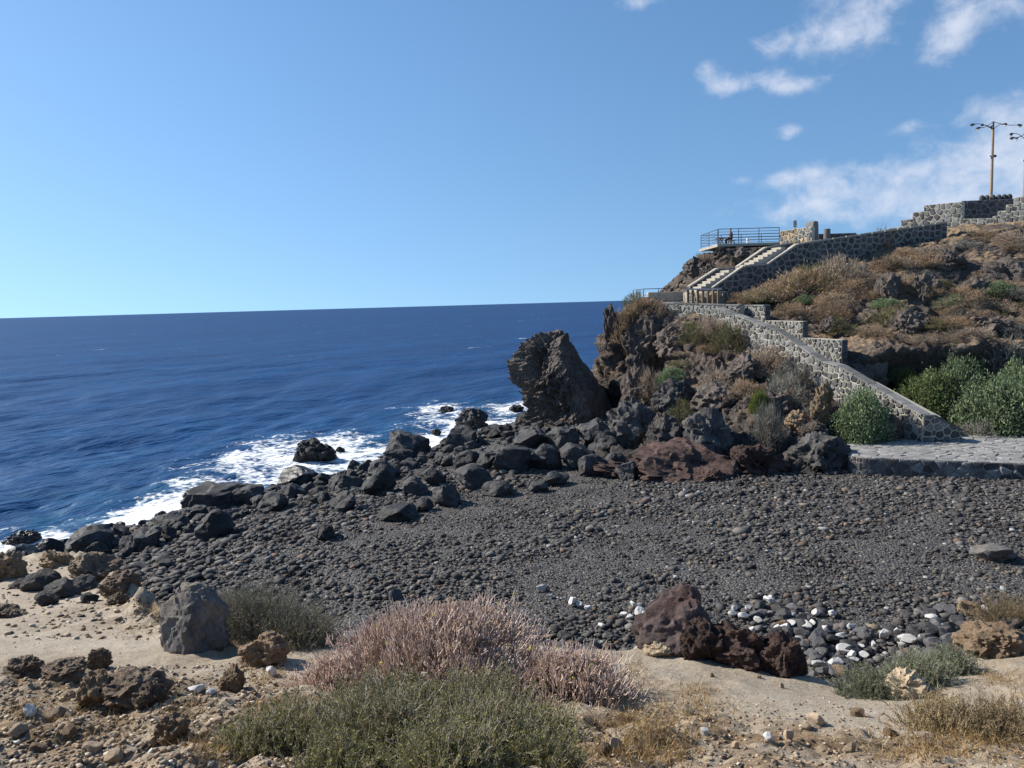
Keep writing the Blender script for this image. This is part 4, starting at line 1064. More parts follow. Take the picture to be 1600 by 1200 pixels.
def rock_obj(name, me, mat, loc, size, rot, label, cat, group=None):
    key = (me.name, mat)
    if key not in _matmesh:
        m2 = me.copy(); m2.materials.clear(); m2.materials.append(MAT[mat]); _matmesh[key] = m2
    o = bpy.data.objects.new(name, _matmesh[key]); COL.objects.link(o)
    o.location = [float(v) for v in loc]; o.scale = [float(v) for v in size]; o.rotation_euler = rot
    tag(o, label, cat, group); return o
rr = random.Random(77)
TAKEN = []; FIXED = []
def place_px(name, px, py_base, w, h, mat, label, cat='rock', mesh=None, depth=.9, sink=.25, group=None, surf=None, plane=None, tilt=.15, yaw=None):
    """rock whose foot is seen at (px, py_base), w x h pixels of the photograph, standing on the ground there"""
    p = PZ(px, py_base, plane) if plane is not None else hit(px, py_base, surf)
    if p is None: return None
    D = np.linalg.norm(p-CAM); k = D/F_PX; W = w*k; H = h*k/(.93); H = max(H, .25*W)
    yaw = rr.uniform(0, 6.28) if yaw is None else yaw
    back = W*depth*.35
    dirv = np.array([p[0], p[1]])/math.hypot(p[0], p[1])
    loc = np.array([p[0]+dirv[0]*back, p[1]+dirv[1]*back, p[2]+H*(.5-sink)])
    hz = H*(.5+sink*.5)
    if mesh is not None and mesh in FIXED: yaw = 0
    o = rock_obj(name, mesh or rr.choice(BOULDERS), mat, loc, (W/2, W/2*depth, hz) if yaw == 0 else (W/2, W/2, hz), (rr.uniform(-tilt, tilt), rr.uniform(-tilt, tilt), yaw), label, cat, group)
    TAKEN.append((loc[0], loc[1], W*.5)); return o
# ---- the sea stack
def build_stack():
    D0 = 62.0
    rows = [(519,866,880),(523,846,887),(531,826,892),(540,812,897),(552,803,904),(567,796,911),(580,797,922),(592,800,932),(604,810,940),(613,816,946),(628,819,952),(642,819,958),(656,813,964),(672,804,970),(690,796,978),(705,790,984)]
    nh, na = 260, 420
    ys = np.array([r[0] for r in rows], float); lf = np.array([r[1] for r in rows], float); rt = np.array([r[2] for r in rows], float)
    yy = np.linspace(ys[0], ys[-1], nh); l = np.interp(yy, ys, lf); r_ = np.interp(yy, ys, rt)
    # wedge cross-section: long lit flank on the left, ridge towards the camera right of the middle, dark right flank
    prof = [(-1, .12), (-.55, -.30), (.1, -.62), (.42, -.74), (.62, -.55), (1, .15), (.75, .62), (.2, .9), (-.5, .75)]
    pr = np.array(prof+[prof[0]]); seg = np.linalg.norm(np.diff(pr, axis=0), axis=1); cum = np.concatenate([[0], np.cumsum(seg)])
    ss = np.linspace(0, cum[-1], na, endpoint=False); cx = np.interp(ss, cum, pr[:, 0]); cy = np.interp(ss, cum, pr[:, 1])
    V = []
    for i in range(nh):
        a = P(l[i], yy[i], D0); b = P(r_[i], yy[i], D0); c = (a+b)/2; hw = (b[0]-a[0])/2; dp = max(hw, .5)*.95
        t = i/(nh-1)
        V.append(np.stack([c[0]+cx*hw, c[1]+cy*dp, np.full(na, c[2])], -1))
    V = np.array(V).reshape(-1, 3)
    ctr = V.reshape(nh, na, 3).mean(1); n = V-np.repeat(ctr, na, 0); n[:, 2] = 0; n /= np.linalg.norm(n, axis=1)[:, None]+1e-6
    n[:, 2] = np.repeat(sstep(.18, 0, np.linspace(0, 1, nh)), na)*1.0; n /= np.linalg.norm(n, axis=1)[:, None]
    wp = np.stack([fbm(V*.45+k*7.7, 3) for k in range(3)], -1)
    right = sstep(.0, .8, n[:, 0]*.8-n[:, 1]*.35)               # the shaded right flank is a clean break
    am = 1-.72*right
    d = .42*(ridged(V*.38+wp*.5, 3, .5)-1.0)+.40*(ridged(V*1.3+wp*.6, 3, .6)-1.05)+.10*(ridged(V*4+wp, 2)-.7)
    # two hollows on the lit side
    for (px, py, rad, dep) in ((852,556,1.0,1.0),(826,583,1.0,.9),(850,655,1.1,1.1),(815,558,.6,.5)):
        c = P(px, py, D0-1.9); q = (V-c)*[1, .6, 1]; d -= dep*np.exp(-(q**2).sum(1)/rad**2)*1.1
    V = V+n*(d*am*.85)[:, None]
    i = np.arange(nh-1)[:, None]*na; j = np.arange(na)[None]
    Fc = np.stack([i+j, i+(j+1) % na, i+na+(j+1) % na, i+na+j], -1).reshape(-1, 4)
    top = V[:na].mean(0)+[0, 0, .15]; V = np.vstack([V, top]); k = len(V)-1
    T = np.stack([np.arange(na), np.full(na, k), (np.arange(na)+1) % na], -1)
    Fall = np.vstack([Fc[:, [0, 3, 2]], Fc[:, [0, 2, 1]], T])
    me = mesh_np('sea_stack', V, Fall, True, 60)
    MAT['stack'] = rock_mat('charcoal lava', (.03,.026,.024), (.10,.084,.074), (.22,.185,.158), .9, .9, .14, .05, pit=.6, spots=(.12,.092,.074))
    o = link('sea_stack', me, MAT['stack']); tag(o, 'tall leaning brown lava stack standing between the sea and the headland', 'rock')
build_stack()
# ---- rocks standing in the water
SEA_ROCKS = [(632,722,86,52,'squat dark rock with a broad flat-topped hump in the surf',0),(493,722,72,46,'low jagged dark rock with a pointed peak awash in white foam',1),(718,716,54,58,'upright dark rock with a smooth left face at the end of the boulder bank',2),
             (738,668,56,28,'rugged dark rock in the foam left of the stack',3),(697,645,28,9,'small flat dark reef awash furthest out',4),(307,786,50,19,'low wet rock in the surf off the boulder bank',5),
             (37,852,40,17,'small tilted wet rock in the surf at the far left',6),(808,641,26,8,'thin dark reef in the foam beside the foot of the stack',7),(682,678,18,8,'tiny brown rock between foam patches',8),(532,706,16,7,'small wet ledge right of the jagged sea rock',9),(790,672,24,14,'small dark rock at the foot of the stack',1)]
for (x, y, w, h, lab, k) in SEA_ROCKS:
    place_px('sea_rock', x, y, w, h*(.85 if k == 1 else 1.2), 'basalt_wet' if h < 20 else 'basalt', lab, 'rock', CRAGS[k % 8] if k not in (0, 2) else BOULDERS[(k*5+3) % 18], .7, .3, 'rocks standing in the surf', plane=0.0, tilt=.1)
# ---- named rocks of the headland
HEAD = [(960,528,34,56,'lava','dark knobbly pinnacle on the left lip of the sea cliff',.7,1),(1010,560,78,75,'lava','bulging brown lava crag under the lower platform',.8,2),(1055,548,70,38,'lava','rounded brown lava crag below the rubble wall',.8,3),
        (1000,628,60,60,'lava','grey brown crag at the foot of the sea cliff',.8,4),(1055,640,70,50,'lava_grey','dark hollowed crag in the middle of the headland',.8,5),(1120,640,80,42,'lava','broad brown crag amid the dry shrubs',.8,6),
        (985,690,86,68,'lava_grey','big fractured grey block at the left foot of the headland',.8,7),(1042,705,62,56,'lava_grey','blocky grey crag above the black undercut',.8,0),(1105,700,80,62,'lava_grey','large grey rock with a pale scrubby top',.8,1),
        (1070,745,170,44,'lava_red','long reddish brown lava ledge at the back of the beach',.5,2),(1180,742,92,44,'lava_red','reddish brown pitted lava block beside the long ledge',.7,3),(1100,752,56,18,'lava_red','low rounded red rock on the pebbles before the ledge',.7,4),
        (955,742,90,12,'lava_red','thin flat red slab lying at the edge of the pebbles',.5,5),(1278,728,92,48,'lava_grey','dark lava boulder left of the quay corner',.7,6),(1285,640,30,45,'ochre_rock','ochre rock standing against the stair wall',.8,7),
        (1245,668,40,26,'ochre_rock','ochre crumbling rock left of the round bush',.8,0),(1280,655,30,32,'ochre_rock','small ochre brown rock beside the stair wall',.8,1),(1270,690,46,30,'lava','brown rock above the dark boulder',.8,2),
        (1385,692,50,42,'lava','brown rock at the foot of the stair wall by the round bush',.8,3),(1350,600,64,58,'lava','large rounded brown boulder under the end of the stepped wall',.8,4),(1386,470,40,46,'lava','upright slab of rock on the scrubby slope',.8,5),
        (1445,470,44,40,'lava','dark rock on the slope with a shaded right face',.8,6),(1530,468,50,34,'lava','low dark rock on the slope near the right edge',.8,7),(1480,420,46,30,'lava','dark rock high on the slope below the terrace',.8,0),
        (1570,440,60,34,'lava','dark rock at the right edge high on the slope',.8,1),(1310,425,20,14,'lava','small dark rock under the long shaded wall',.8,2),(1420,520,60,34,'lava','brown crag over the dark overhang',.8,3),(1540,520,70,36,'lava','brown crag over the right part of the overhang',.8,4),
        (1300,520,36,26,'lava','dark rock right of the stepped wall',.8,5),(1260,470,40,22,'lava','dark hollow rock behind the stepped wall',.8,6),(1110,440,44,30,'lava','brown crag beside the far parapet on the knob',.8,7),(1085,430,36,30,'lava','brown crag on the sea side of the knob',.8,0),
        (1150,405,60,22,'lava','dark crag under the upper platform',.8,1),(1128,396,22,12,'lava_grey','small rock propping the corner of the upper platform',.8,2),(1210,650,60,36,'lava','brown crag under the grey shrubs',.8,3),(1160,590,60,36,'lava','dark crag below the rubble wall among shrubs',.8,4)]
for (x, y, w, h, mat, lab, dp, k) in HEAD:
    place_px('lava_crag', x, y, w*1.08, h*1.1, mat, lab, 'rock', CRAGS[k], dp, .32, 'lava crags of the headland', tilt=.2)
# ---- boulder bank along the water
ZN = [(-99, 4, "at the bank's left end"), (4, 12, 'in the left bank'), (12, 20, 'in the middle bank'), (20, 28, 'near the squat sea rock'), (28, 99, 'below the headland')]
def blabel(size, s_, t, mat):
    z = next(n for a, b, n in ZN if a <= t < b)
    big = 'huge' if size > 2.1 else 'large' if size > 1.5 else 'middling' if size > 1.0 else 'small'
    pos = 'washed by the surf' if s_ < .6 else 'on the crest' if s_ < 3.2 else 'on the inner side'
    return '%s %s boulder %s, %s' % (big, 'wet black' if mat == 'basalt_wet' else 'dark basalt', pos, z)
KEY = [(470,762,66,36),(592,775,62,48),(600,752,50,36),(545,768,58,34),(540,800,48,34),(350,800,100,52),(335,842,62,48),(140,868,58,44),(205,862,34,24),(232,858,42,36),(265,846,28,28),(300,836,26,22),(390,792,50,36),(425,800,56,30),(650,775,44,34),(680,760,40,34),
       (700,790,60,40),(745,765,70,42),(765,735,50,36),(730,735,44,36),(800,740,66,46),(850,735,60,52),(830,700,70,42),(880,700,56,46),(905,735,54,52),(945,705,52,50),(930,690,60,42),(925,745,46,36),(870,760,44,28),(505,845,34,26),(365,925,0,0),(30,868,40,24),(78,872,44,36),(100,862,30,20),(960,735,34,44),(980,748,40,34),(660,800,34,22),(620,815,60,22),(780,775,50,26),(840,770,34,22)]
nb = 0
def add_boulder(p, size, mat, hgt=None):
    global nb
    s_, t = shore_s(np.array([p[0]]), np.array([p[1]])); h = size*(hgt or rr.uniform(.55, .85))
    o = rock_obj('boulder', rr.choice(BOULDERS), mat, (p[0], p[1], p[2]+h*.22), (size/2, size/2*rr.uniform(.7, 1), h/2), (rr.uniform(-.35, .35), rr.uniform(-.35, .35), rr.uniform(0, 6.28)), blabel(size, float(s_[0]), float(t[0]), mat), 'boulder', 'boulders of the bank along the waterline')
    TAKEN.append((p[0], p[1], size*.42)); nb += 1
for (x, y, w, h) in KEY:
    if not w: continue
    p = hit(x, y, (BVH_BEACH, BVH_HILL)); 
    if p is None: continue
    D = np.linalg.norm(p-CAM); size = w*D/F_PX*1.1; s_, t = shore_s(p[:1], p[1:2])
    dirv = p[:2]/np.linalg.norm(p[:2]); p = p+np.array([dirv[0], dirv[1], 0])*size*.3; p[2] = max(down(p[0], p[1], (BVH_BEACH, BVH_HILL)), -.3)
    add_boulder(p, size, 'basalt_wet' if s_[0] < .3 else 'basalt', min(1.1, max(.5, h*1.1/w)))
tries = 0
while nb < 296 and tries < 16000:
    tries += 1
    t = rr.uniform(-9, 37); s_ = rr.triangular(-1.6, 8.5 if t < 24 else 13, 1.8)
    xy = SH0+SHD*t+SHN*s_
    if t > 27 and s_ > 6 and rr.random() < .3: continue
    size = rr.choice((.5, .6, .7, .8, .9, 1.1, 1.3, 1.6, 2.0))*(1.0 if s_ < 4.5 else .62)
    if t < 6: size *= .8
    if any((xy[0]-a)**2+(xy[1]-b)**2 < (size*.34+r_*.62)**2 for a, b, r_ in TAKEN): continue
    z = down(xy[0], xy[1], (BVH_BEACH, BVH_HILL))
    if z is None or z > 3.2: continue
    add_boulder(np.array([xy[0], xy[1], max(z, -.45)]), size, 'basalt_wet' if s_ < .2 else 'basalt')
# ---- pebbles of the beach: the ones that show largest are single stones, the rest one mass
def pebble_cloud():
    rg = np.random.RandomState(21); out = []
    def zone(n, xa, xb, ya, yb, lo, hi, pw, keep):
        x = rg.uniform(xa, xb, n); y = rg.uniform(ya, yb, n)
        s_, t = shore_s(x, y); ok = keep(x, y, s_) & (np.abs(x/y) < .98)
        e = edge_sd(x, y); ok &= (e > 1.2)
        x, y, s_ = x[ok], y[ok], s_[ok]; size = lo+(hi-lo)*rg.rand(len(x))**pw
        out.append(np.stack([x, y, size, s_], -1))
    zone(118000, -22, 36, 13, 46, .06, .21, 2.4, lambda x, y, s: (s > 3) & (s < 45))
    zone(9000, -22, 12, 15, 60, .18, .62, 2.2, lambda x, y, s: (s > 0) & (s < 13))             # coarser towards the bank
    zone(10000, -14, 27, 12, 23, .13, .42, 1.8, lambda x, y, s: (s > 6) & (y < 20.5+.15*x))      # cobbles under the ledge
    zone(2600, -20, -3, 17, 34, .2, .55, 1.6, lambda x, y, s: (s > 3) & (s < 15))
    zone(2600, -10, 28, 16, 40, .2, .40, 1.8, lambda x, y, s: s > 8)
    A = np.vstack(out)
    q3 = np.stack([A[:, 3]*.22, (A[:, 0]+A[:, 1])*.03, A[:, 0]*0], -1); A[:, 2] *= np.clip(.95+.9*fbm(q3, 2)+.35*fbm(np.stack([A[:, 0]*.4, A[:, 1]*.4, A[:, 0]*0], -1), 2), .55, 1.35)
    z = beach_z(A[:, 0], A[:, 1]); D = np.hypot(A[:, 0], A[:, 1])
    # hidden by the headland, quay or ledge: leave out
    px, py, _ = to_px(np.stack([A[:, 0], A[:, 1], z], -1))
    ok = (px > -120) & (px < 1900) & (py < 1130) & (A[:, 1] < 37.2+np.where(A[:, 0] < 9, 30, 0))
    ok &= ~((A[:, 0] > 15.5) & (A[:, 1] > 36.2-.37*(A[:, 0]-16.0)))
    A = A[ok]; z = z[ok]; D = D[ok]
    return A, z, A[:, 2]/D
A, zA, app = pebble_cloud(); print('pebbles', len(A))
rg = np.random.RandomState(5)
order = np.argsort(-app); big = order[:290]; rest = order[290:]
STONES = []
for i in range(10):
    V, Fc = facet_rock(500+i, 3, 13, .10, 0, .5, .88); STONES.append(mesh_np('cobble', V, Fc, True, 18))
WHERE = lambda x, y: 'below the sandy ledge' if y < 22 else 'on the left of the beach by the boulder bank' if x < -1 else 'scattered on the open beach'
for i in big:
    x, y, sz = A[i, :3]; mat = 'cobble' if rg.rand() < .95 else 'ochre_rock'
    rock_obj('beach_stone', STONES[rg.randint(10)], mat, (x, y, zA[i]+sz*.18), (sz*.5, sz*.5*rg.uniform(0.6, 1), sz*rg.uniform(.24, .42)), (rg.uniform(-.3, .3), rg.uniform(-.3, .3), rg.uniform(0, 6.28)),
             '%s cobble %s' % ('rounded dark grey' if mat == 'cobble' else 'rounded tan', WHERE(x, y)), 'stone', 'larger cobbles of the black beach')
def scatter_mesh(name, A, z, pal, wts, seed, mat, label, cat, flat=.7):
    rg = np.random.RandomState(seed); n = len(A); B, Fc = ico(1)
    sh = rg.randint(0, 12, n); var = np.array([facet_rock(900+k, 1, 6, .45, 0, .45, .9, 2.5)[0] for k in range(12)])
    V = var[sh]
    a = rg.uniform(0, 2*PI, n); c, s_ = np.cos(a)[:, None], np.sin(a)[:, None]
    sc = np.stack([np.ones(n), rg.uniform(.6, 1, n), rg.uniform(.45, .85, n)*flat], -1)*A[:, 2:3]*.5
    V = V*sc[:, None, :]; t = rg.normal(0, .25, (n, 1)); y2 = V[:, :, 1]*np.cos(t)-V[:, :, 2]*np.sin(t); z2 = V[:, :, 1]*np.sin(t)+V[:, :, 2]*np.cos(t)
    X = V[:, :, 0]*c-y2*s_; Y = V[:, :, 0]*s_+y2*c
    V = np.stack([X+A[:, 0:1], Y+A[:, 1:2], z2+z[:, None]+A[:, 2:3]*.12], -1)
    nv = B.shape[0]; Fa = (Fc[None]+(np.arange(n)*nv)[:, None, None]).reshape(-1, 3)
    me = mesh_np(name, V.reshape(-1, 3), Fa, False)
    pal = np.array(pal); colr = pal[rg.choice(len(pal), n, p=np.array(wts)/sum(wts))]*rg.uniform(.55, 1.35, (n, 1))
    color_attr(me, 'col', np.repeat(colr, nv, 0))
    o = link(name, me, mat); tag(o, label, cat, None, 'stuff'); return o
PAL = [(.066,.061,.058), (.096,.087,.080), (.046,.043,.043), (.14,.128,.116), (.16,.13,.095), (.13,.085,.06), (.25,.245,.235)]
scatter_mesh('beach_pebbles', A[rest], zA[rest], PAL, [30, 26, 18, 14, 4, 3, 3], 8, MAT['pebbles'], 'loose dark grey pebbles covering the black beach', 'pebbles')
# ---- white bleached stones under the ledge
WH = [(895,948),(905,950),(845,925),(975,965),(985,970),(1000,965),(1008,968),(940,982),(1055,905),(995,985),(990,950),(1145,965),(1162,970),(1148,955),(1185,975),(1202,945),(1205,940),(1275,963),(1300,965),(1315,1000),(1320,1025),(1330,1030),(1285,1042),(1278,1045),(1270,978),(1290,990),(1260,985),(1345,1015),(1235,980),(1215,985),(1228,990),(1410,1005),
      (1455,972),(1470,985),(1400,990),(1380,1000),(1365,1012),(1350,1030),(1540,958),(1510,990),(1420,1010),(1310,1038),(1335,1038),(1190,960),(1175,990),(610,985),(520,962),(545,1000),(1240,965),(1292,1050),(1305,1048),(1330,985),(1355,995),(1440,1000),(1490,1000),(1170,955),(860,935),(920,955)]
for k, (x, y) in enumerate(WH):
    p = hit(x, y, (BVH_BEACH,)); q = hit(x, y, (BVH_LEDGE,))
    if p is None or (q is not None and np.linalg.norm(q-CAM) < np.linalg.norm(p-CAM)): continue
    sz = rr.uniform(.17, .33)*(1.25 if k % 5 == 0 else 1)
    rock_obj('white_stone', rr.choice(STONES), 'white_stone', p+[0, 0, sz*.42], (sz*.5, sz*.36, sz*.3), (rr.uniform(-.3, .3), rr.uniform(-.3, .3), rr.uniform(0, 6.28)),
             'whitish stone among dark cobbles %s' % ('left of the red rock on the ledge' if x < 1030 else 'right of the red rock on the ledge' if x < 1400 else 'near the right picture edge'), 'stone', 'white stones below the ledge')
place_px('flat_rock', 1555, 878, 66, 22, 'grey_boulder', 'smooth grey flat-topped boulder half buried in the beach at the right', 'boulder', BOULDERS[4], .8, .3)
place_px('brown_rock', 1512, 962, 30, 20, 'ochre_rock', 'brown squarish boulder on the pebbles at the right', 'boulder', BOULDERS[5], .8, .25)
#PLANTS
# ------------------------------------------------------------------ plants
def tubes_np(p0, p1, r0, r1, k=3):
    p0 = np.asarray(p0, float); p1 = np.asarray(p1, float); n = len(p0)
    d = p1-p0; d /= np.linalg.norm(d, axis=1)[:, None]+1e-9
    ref = np.where(np.abs(d[:, 2:3]) > .9, [[1.0, 0, 0]], [[0, 0, 1.0]]); u = np.cross(d, ref); u /= np.linalg.norm(u, axis=1)[:, None]+1e-9; v = np.cross(d, u)
    V = np.empty((n, 2*k, 3))
    for i in range(k):
        o = math.cos(2*PI*i/k)*u+math.sin(2*PI*i/k)*v
        V[:, i] = p0+o*np.asarray(r0).reshape(-1, 1); V[:, k+i] = p1+o*np.asarray(r1).reshape(-1, 1)
    f = np.array([(i, (i+1) % k, k+(i+1) % k, k+i) for i in range(k)])
    return V.reshape(-1, 3), (f[None]+(np.arange(n)*2*k)[:, None, None]).reshape(-1, 4), 2*k
def blades_np(p0, d, ln, w, rg):
    """diamond shaped leaves / twiglets: 4 vertices each"""
    n = len(p0); d = d/(np.linalg.norm(d, axis=1)[:, None]+1e-9); s = np.cross(d, rg.normal(size=(n, 3))); s /= np.linalg.norm(s, axis=1)[:, None]+1e-9
    ln = np.asarray(ln).reshape(-1, 1); w = np.asarray(w).reshape(-1, 1)
    V = np.stack([p0, p0+d*ln*.45+s*w*.5, p0+d*ln, p0+d*ln*.45-s*w*.5], 1)
    return V.reshape(-1, 3), np.arange(4*n).reshape(n, 4), 4
def fin(name, parts, smooth=False):
    Vs, Fs, Cs = [], [], []; o = 0
    for V, Fc, c in parts: Vs.append(V); Fs.append(Fc+o); Cs.append(c); o += len(V)
    me = mesh_np(name, np.vstack(Vs), np.vstack(Fs), smooth); color_attr(me, 'col', np.vstack(Cs)); return me
def colors(n, per, pal, rg, lo=.7, hi=1.3):
    pal = np.array(pal); c = pal[rg.randint(0, len(pal), n)]*rg.uniform(lo, hi, (n, 1)); return np.repeat(c, per, 0)
def dome_points(n, rg, lump=.25, seed=0, lo=.45):
    v = rg.normal(size=(n, 3)); v[:, 2] = np.abs(v[:, 2])*.9-.12; v /= np.linalg.norm(v, axis=1)[:, None]
    r = lo+(1-lo)*rg.rand(n)**.45; r = r*(1+lump*fbm(v*2.1+seed*3.3, 3))
    return v*r[:, None], v
def far_shrub(seed, kind):
    """unit dome shrub seen from tens of metres: radius about 1, height about .9"""
    rg = np.random.RandomState(seed); parts = []
    PALS = {'dry': [(.33,.255,.185), (.40,.315,.235), (.26,.205,.155), (.45,.355,.265)], 'brown': [(.34,.235,.145), (.42,.295,.185), (.27,.19,.12), (.38,.285,.19)],
            'grey': [(.22,.215,.19), (.28,.27,.235), (.16,.155,.13)], 'green': [(.13,.175,.06), (.18,.22,.085), (.10,.13,.05), (.21,.24,.11)],
            'silver': [(.17,.23,.11), (.22,.28,.15), (.13,.175,.085), (.27,.32,.19)], 'lime': [(.17,.20,.045), (.22,.24,.06), (.12,.15,.04)], 'olive': [(.17,.16,.075), (.22,.20,.10), (.12,.12,.06)]}
    pal = PALS[kind]; leafy = kind in ('green', 'silver', 'lime')
    m = 46; d = rg.normal(size=(m, 3)); d[:, 2] = np.abs(d[:, 2])+.25; d /= np.linalg.norm(d, axis=1)[:, None]
    b0 = rg.normal(0, .07, (m, 3))*[1, 1, 0]; mid = b0+d*.5; tip = b0+d*rg.uniform(.8, 1, (m, 1))+rg.normal(0, .08, (m, 3)); tip[:, 2] *= .85
    for a, b, r0, r1 in ((b0, mid, .022, .014), (mid, tip, .014, .005)):
        V, Fc, k = tubes_np(a, b, np.full(m, r0), np.full(m, r1)); parts.append((V, Fc, colors(m, k, [(.13,.10,.08), (.19,.15,.12)], rg)))
    n = 2300 if leafy else 1900
    n = 5200 if leafy else 2600
    nc_ = 70; cc, cv = dome_points(nc_, rg, .28, seed, .62); ci = rg.randint(0, nc_, n); v = cv[ci]
    p = cc[ci]+rg.normal(0, .115, (n, 3)); p[:, 2] = np.maximum(p[:, 2]*.82, -.05)
    dr = v*.8+rg.normal(0, .55, (n, 3))+[0, 0, .35]
    if leafy:
        n2 = 4200; p2, v2 = dome_points(n2, rg, .22, seed, .86); p2[:, 2] = np.maximum(p2[:, 2]*.86, -.05); p = np.vstack([p*.97, p2]); v = np.vstack([v, v2]); n = len(p); dr = v*.7+rg.normal(0, .8, (n, 3))
        B, Fi = ico(3); Bn = B/np.linalg.norm(B, axis=1)[:, None]; B = Bn*(.80*(1+.24*fbm(Bn*2.1+seed*3.3, 3)))[:, None]; B[:, 2] = np.maximum(B[:, 2]*.84, -.08)
        Fq = np.hstack([Fi, Fi[:, 2:3]]); core = (B, Fi)
    if leafy: V, Fc, k = blades_np(p, dr, rg.uniform(.04, .085, n), rg.uniform(.022, .04, n), rg)
    else: V, Fc, k = blades_np(p, dr, rg.uniform(.10, .24, n), rg.uniform(.014, .03, n), rg)
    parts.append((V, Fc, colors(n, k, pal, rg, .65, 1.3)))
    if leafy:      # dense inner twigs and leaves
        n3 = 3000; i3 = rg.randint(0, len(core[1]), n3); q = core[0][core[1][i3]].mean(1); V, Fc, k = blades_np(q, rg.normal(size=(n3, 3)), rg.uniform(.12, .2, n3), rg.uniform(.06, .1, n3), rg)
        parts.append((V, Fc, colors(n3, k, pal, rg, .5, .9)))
    return fin('shrub', parts)
KINDS = ('dry', 'brown', 'grey', 'green', 'silver', 'lime', 'olive')
SHRUB = {k: [far_shrub(40+10*i+j, k) for j in range(3)] for i, k in enumerate(KINDS)}
for k in SHRUB:
    for m_ in SHRUB[k]: m_.materials.append(MAT['plant'])
NAMEK = {'dry': 'dry pinkish grey', 'brown': 'dry brown', 'grey': 'bare grey', 'green': 'green', 'silver': 'silvery green', 'lime': 'bright yellow green', 'olive': 'olive green'}
SHN_ = [0]
def shrub_at(p, rad, hgt, kind, label, group):
    o = bpy.data.objects.new('shrub', rr.choice(SHRUB[kind])); COL.objects.link(o)
    o.location = [p[0], p[1], p[2]-.08*hgt]; o.scale = (rad, rad*rr.uniform(.8, 1.1), hgt); o.rotation_euler = (0, 0, rr.uniform(0, 6.28))
    tag(o, label, 'shrub', group); SHN_[0] += 1; return o
def shrub_px(px, py, w, h, kind, label, group='shrubs of the headland and slope', surf=None, push=.45):
    """px, py: middle of the foot of the shrub"""
    p = hit(px, py, surf or (BVH_HILL,))
    if p is None: return
    k = np.linalg.norm(p-CAM)/F_PX; rad = w*k/2; d2 = p[:2]/np.linalg.norm(p[:2]); q = p+np.array([d2[0], d2[1], 0])*rad*(.12 if kind in ('silver', 'green', 'lime') else push)
    z = down(q[0], q[1], surf or (BVH_HILL,)); q[2] = min(z, p[2]+.6*rad) if z is not None else p[2]
    return shrub_at(q, rad, max(h*k, .5*rad), kind, label, group)
NAMED = [(1345,672,84,66,'silver','round silvery green bush against the lower stair wall'),(1200,700,42,70,'grey','tall grey green bush hanging down the headland foot'),(1187,650,30,36,'lime','small bright green bush above the hanging grey one'),
         (1455,655,86,70,'green','dark green bush behind the quay, left of the pair'),(1495,648,70,82,'silver','tall bluish green bush in the middle behind the quay'),(1560,672,110,78,'silver','large silvery bush at the right above the quay'),
         (1422,620,42,40,'lime','yellow green bush at the left end behind the quay'),(1495,600,56,42,'lime','yellow green bush at the back under the overhang'),(1560,610,90,48,'grey','grey brown bush at the back under the overhang'),(1400,600,30,26,'silver','small bluish bush beside the inner parapet'),(1595,640,60,70,'silver','silvery bush cut by the right picture edge'),
         (1530,690,50,28,'grey','low grey bush at the back edge of the quay'),
         (1010,508,56,24,'brown','brown shrub hanging over the left lip of the cliff'),(992,486,34,20,'olive','olive shrub on the cliff top left of the lower platform'),(972,540,36,46,'brown','brown shrub clinging to the sea cliff'),(985,512,26,24,'olive','small olive shrub in the cliff notch'),
         (1085,538,40,30,'olive','olive brown shrub below the left end of the rubble wall'),(1140,552,50,42,'olive','green shrub below the middle of the rubble wall'),(1112,540,40,34,'dry','dry shrub between two crags under the rubble wall'),(1165,540,44,30,'dry','dry twiggy shrub against the rubble wall'),
         (1050,598,46,26,'silver','silvery green shrub in front of the dark hollow'),(1015,625,40,44,'dry','greyish dry shrub hanging on the cliff foot'),(1120,612,48,36,'dry','dry grey shrub in the middle of the headland'),(1195,580,80,34,'dry','wide dry shrub on top of the headland beside the stairs'),
         (1230,622,64,48,'grey','bare grey twiggy shrub near the stair wall'),(1165,618,44,30,'brown','brown shrub on ochre soil'),(1032,680,34,34,'dry','pale dry shrub among the fractured blocks'),(1065,672,36,34,'olive','pale green tuft among the fractured blocks'),(1240,600,50,34,'grey','grey shrub right beside the stair wall'),
         (1250,470,90,42,'brown','wide pinkish brown shrub below the upper stair wall'),(1200,478,70,26,'brown','low brown shrub behind the stepped wall'),(1275,452,70,36,'olive','olive shrub under the long shaded wall'),(1310,445,70,38,'dry','grey brown shrub on the slope under the shaded wall'),(1160,472,46,14,'brown','low dry growth at the foot of the upper stair wall'),
         (1380,388,30,30,'brown','dry shrub sticking up before the shaded wall'),(1475,322,70,16,'grey','wispy shrub growing on top of the terrace wall'),(1310,528,40,22,'olive','olive shrub beside the end of the stepped wall'),
         (1176,376,30,10,'brown','thin dry growth behind the white bin on the platform'),(1100,408,22,14,'dry','small dry shrub on the sea side of the knob'),(1135,432,30,18,'dry','dry shrub on the knob beside the parapet')]
for a in NAMED: shrub_px(a[0], a[1], a[2]*1.08, a[3]*1.12, a[4], a[5])
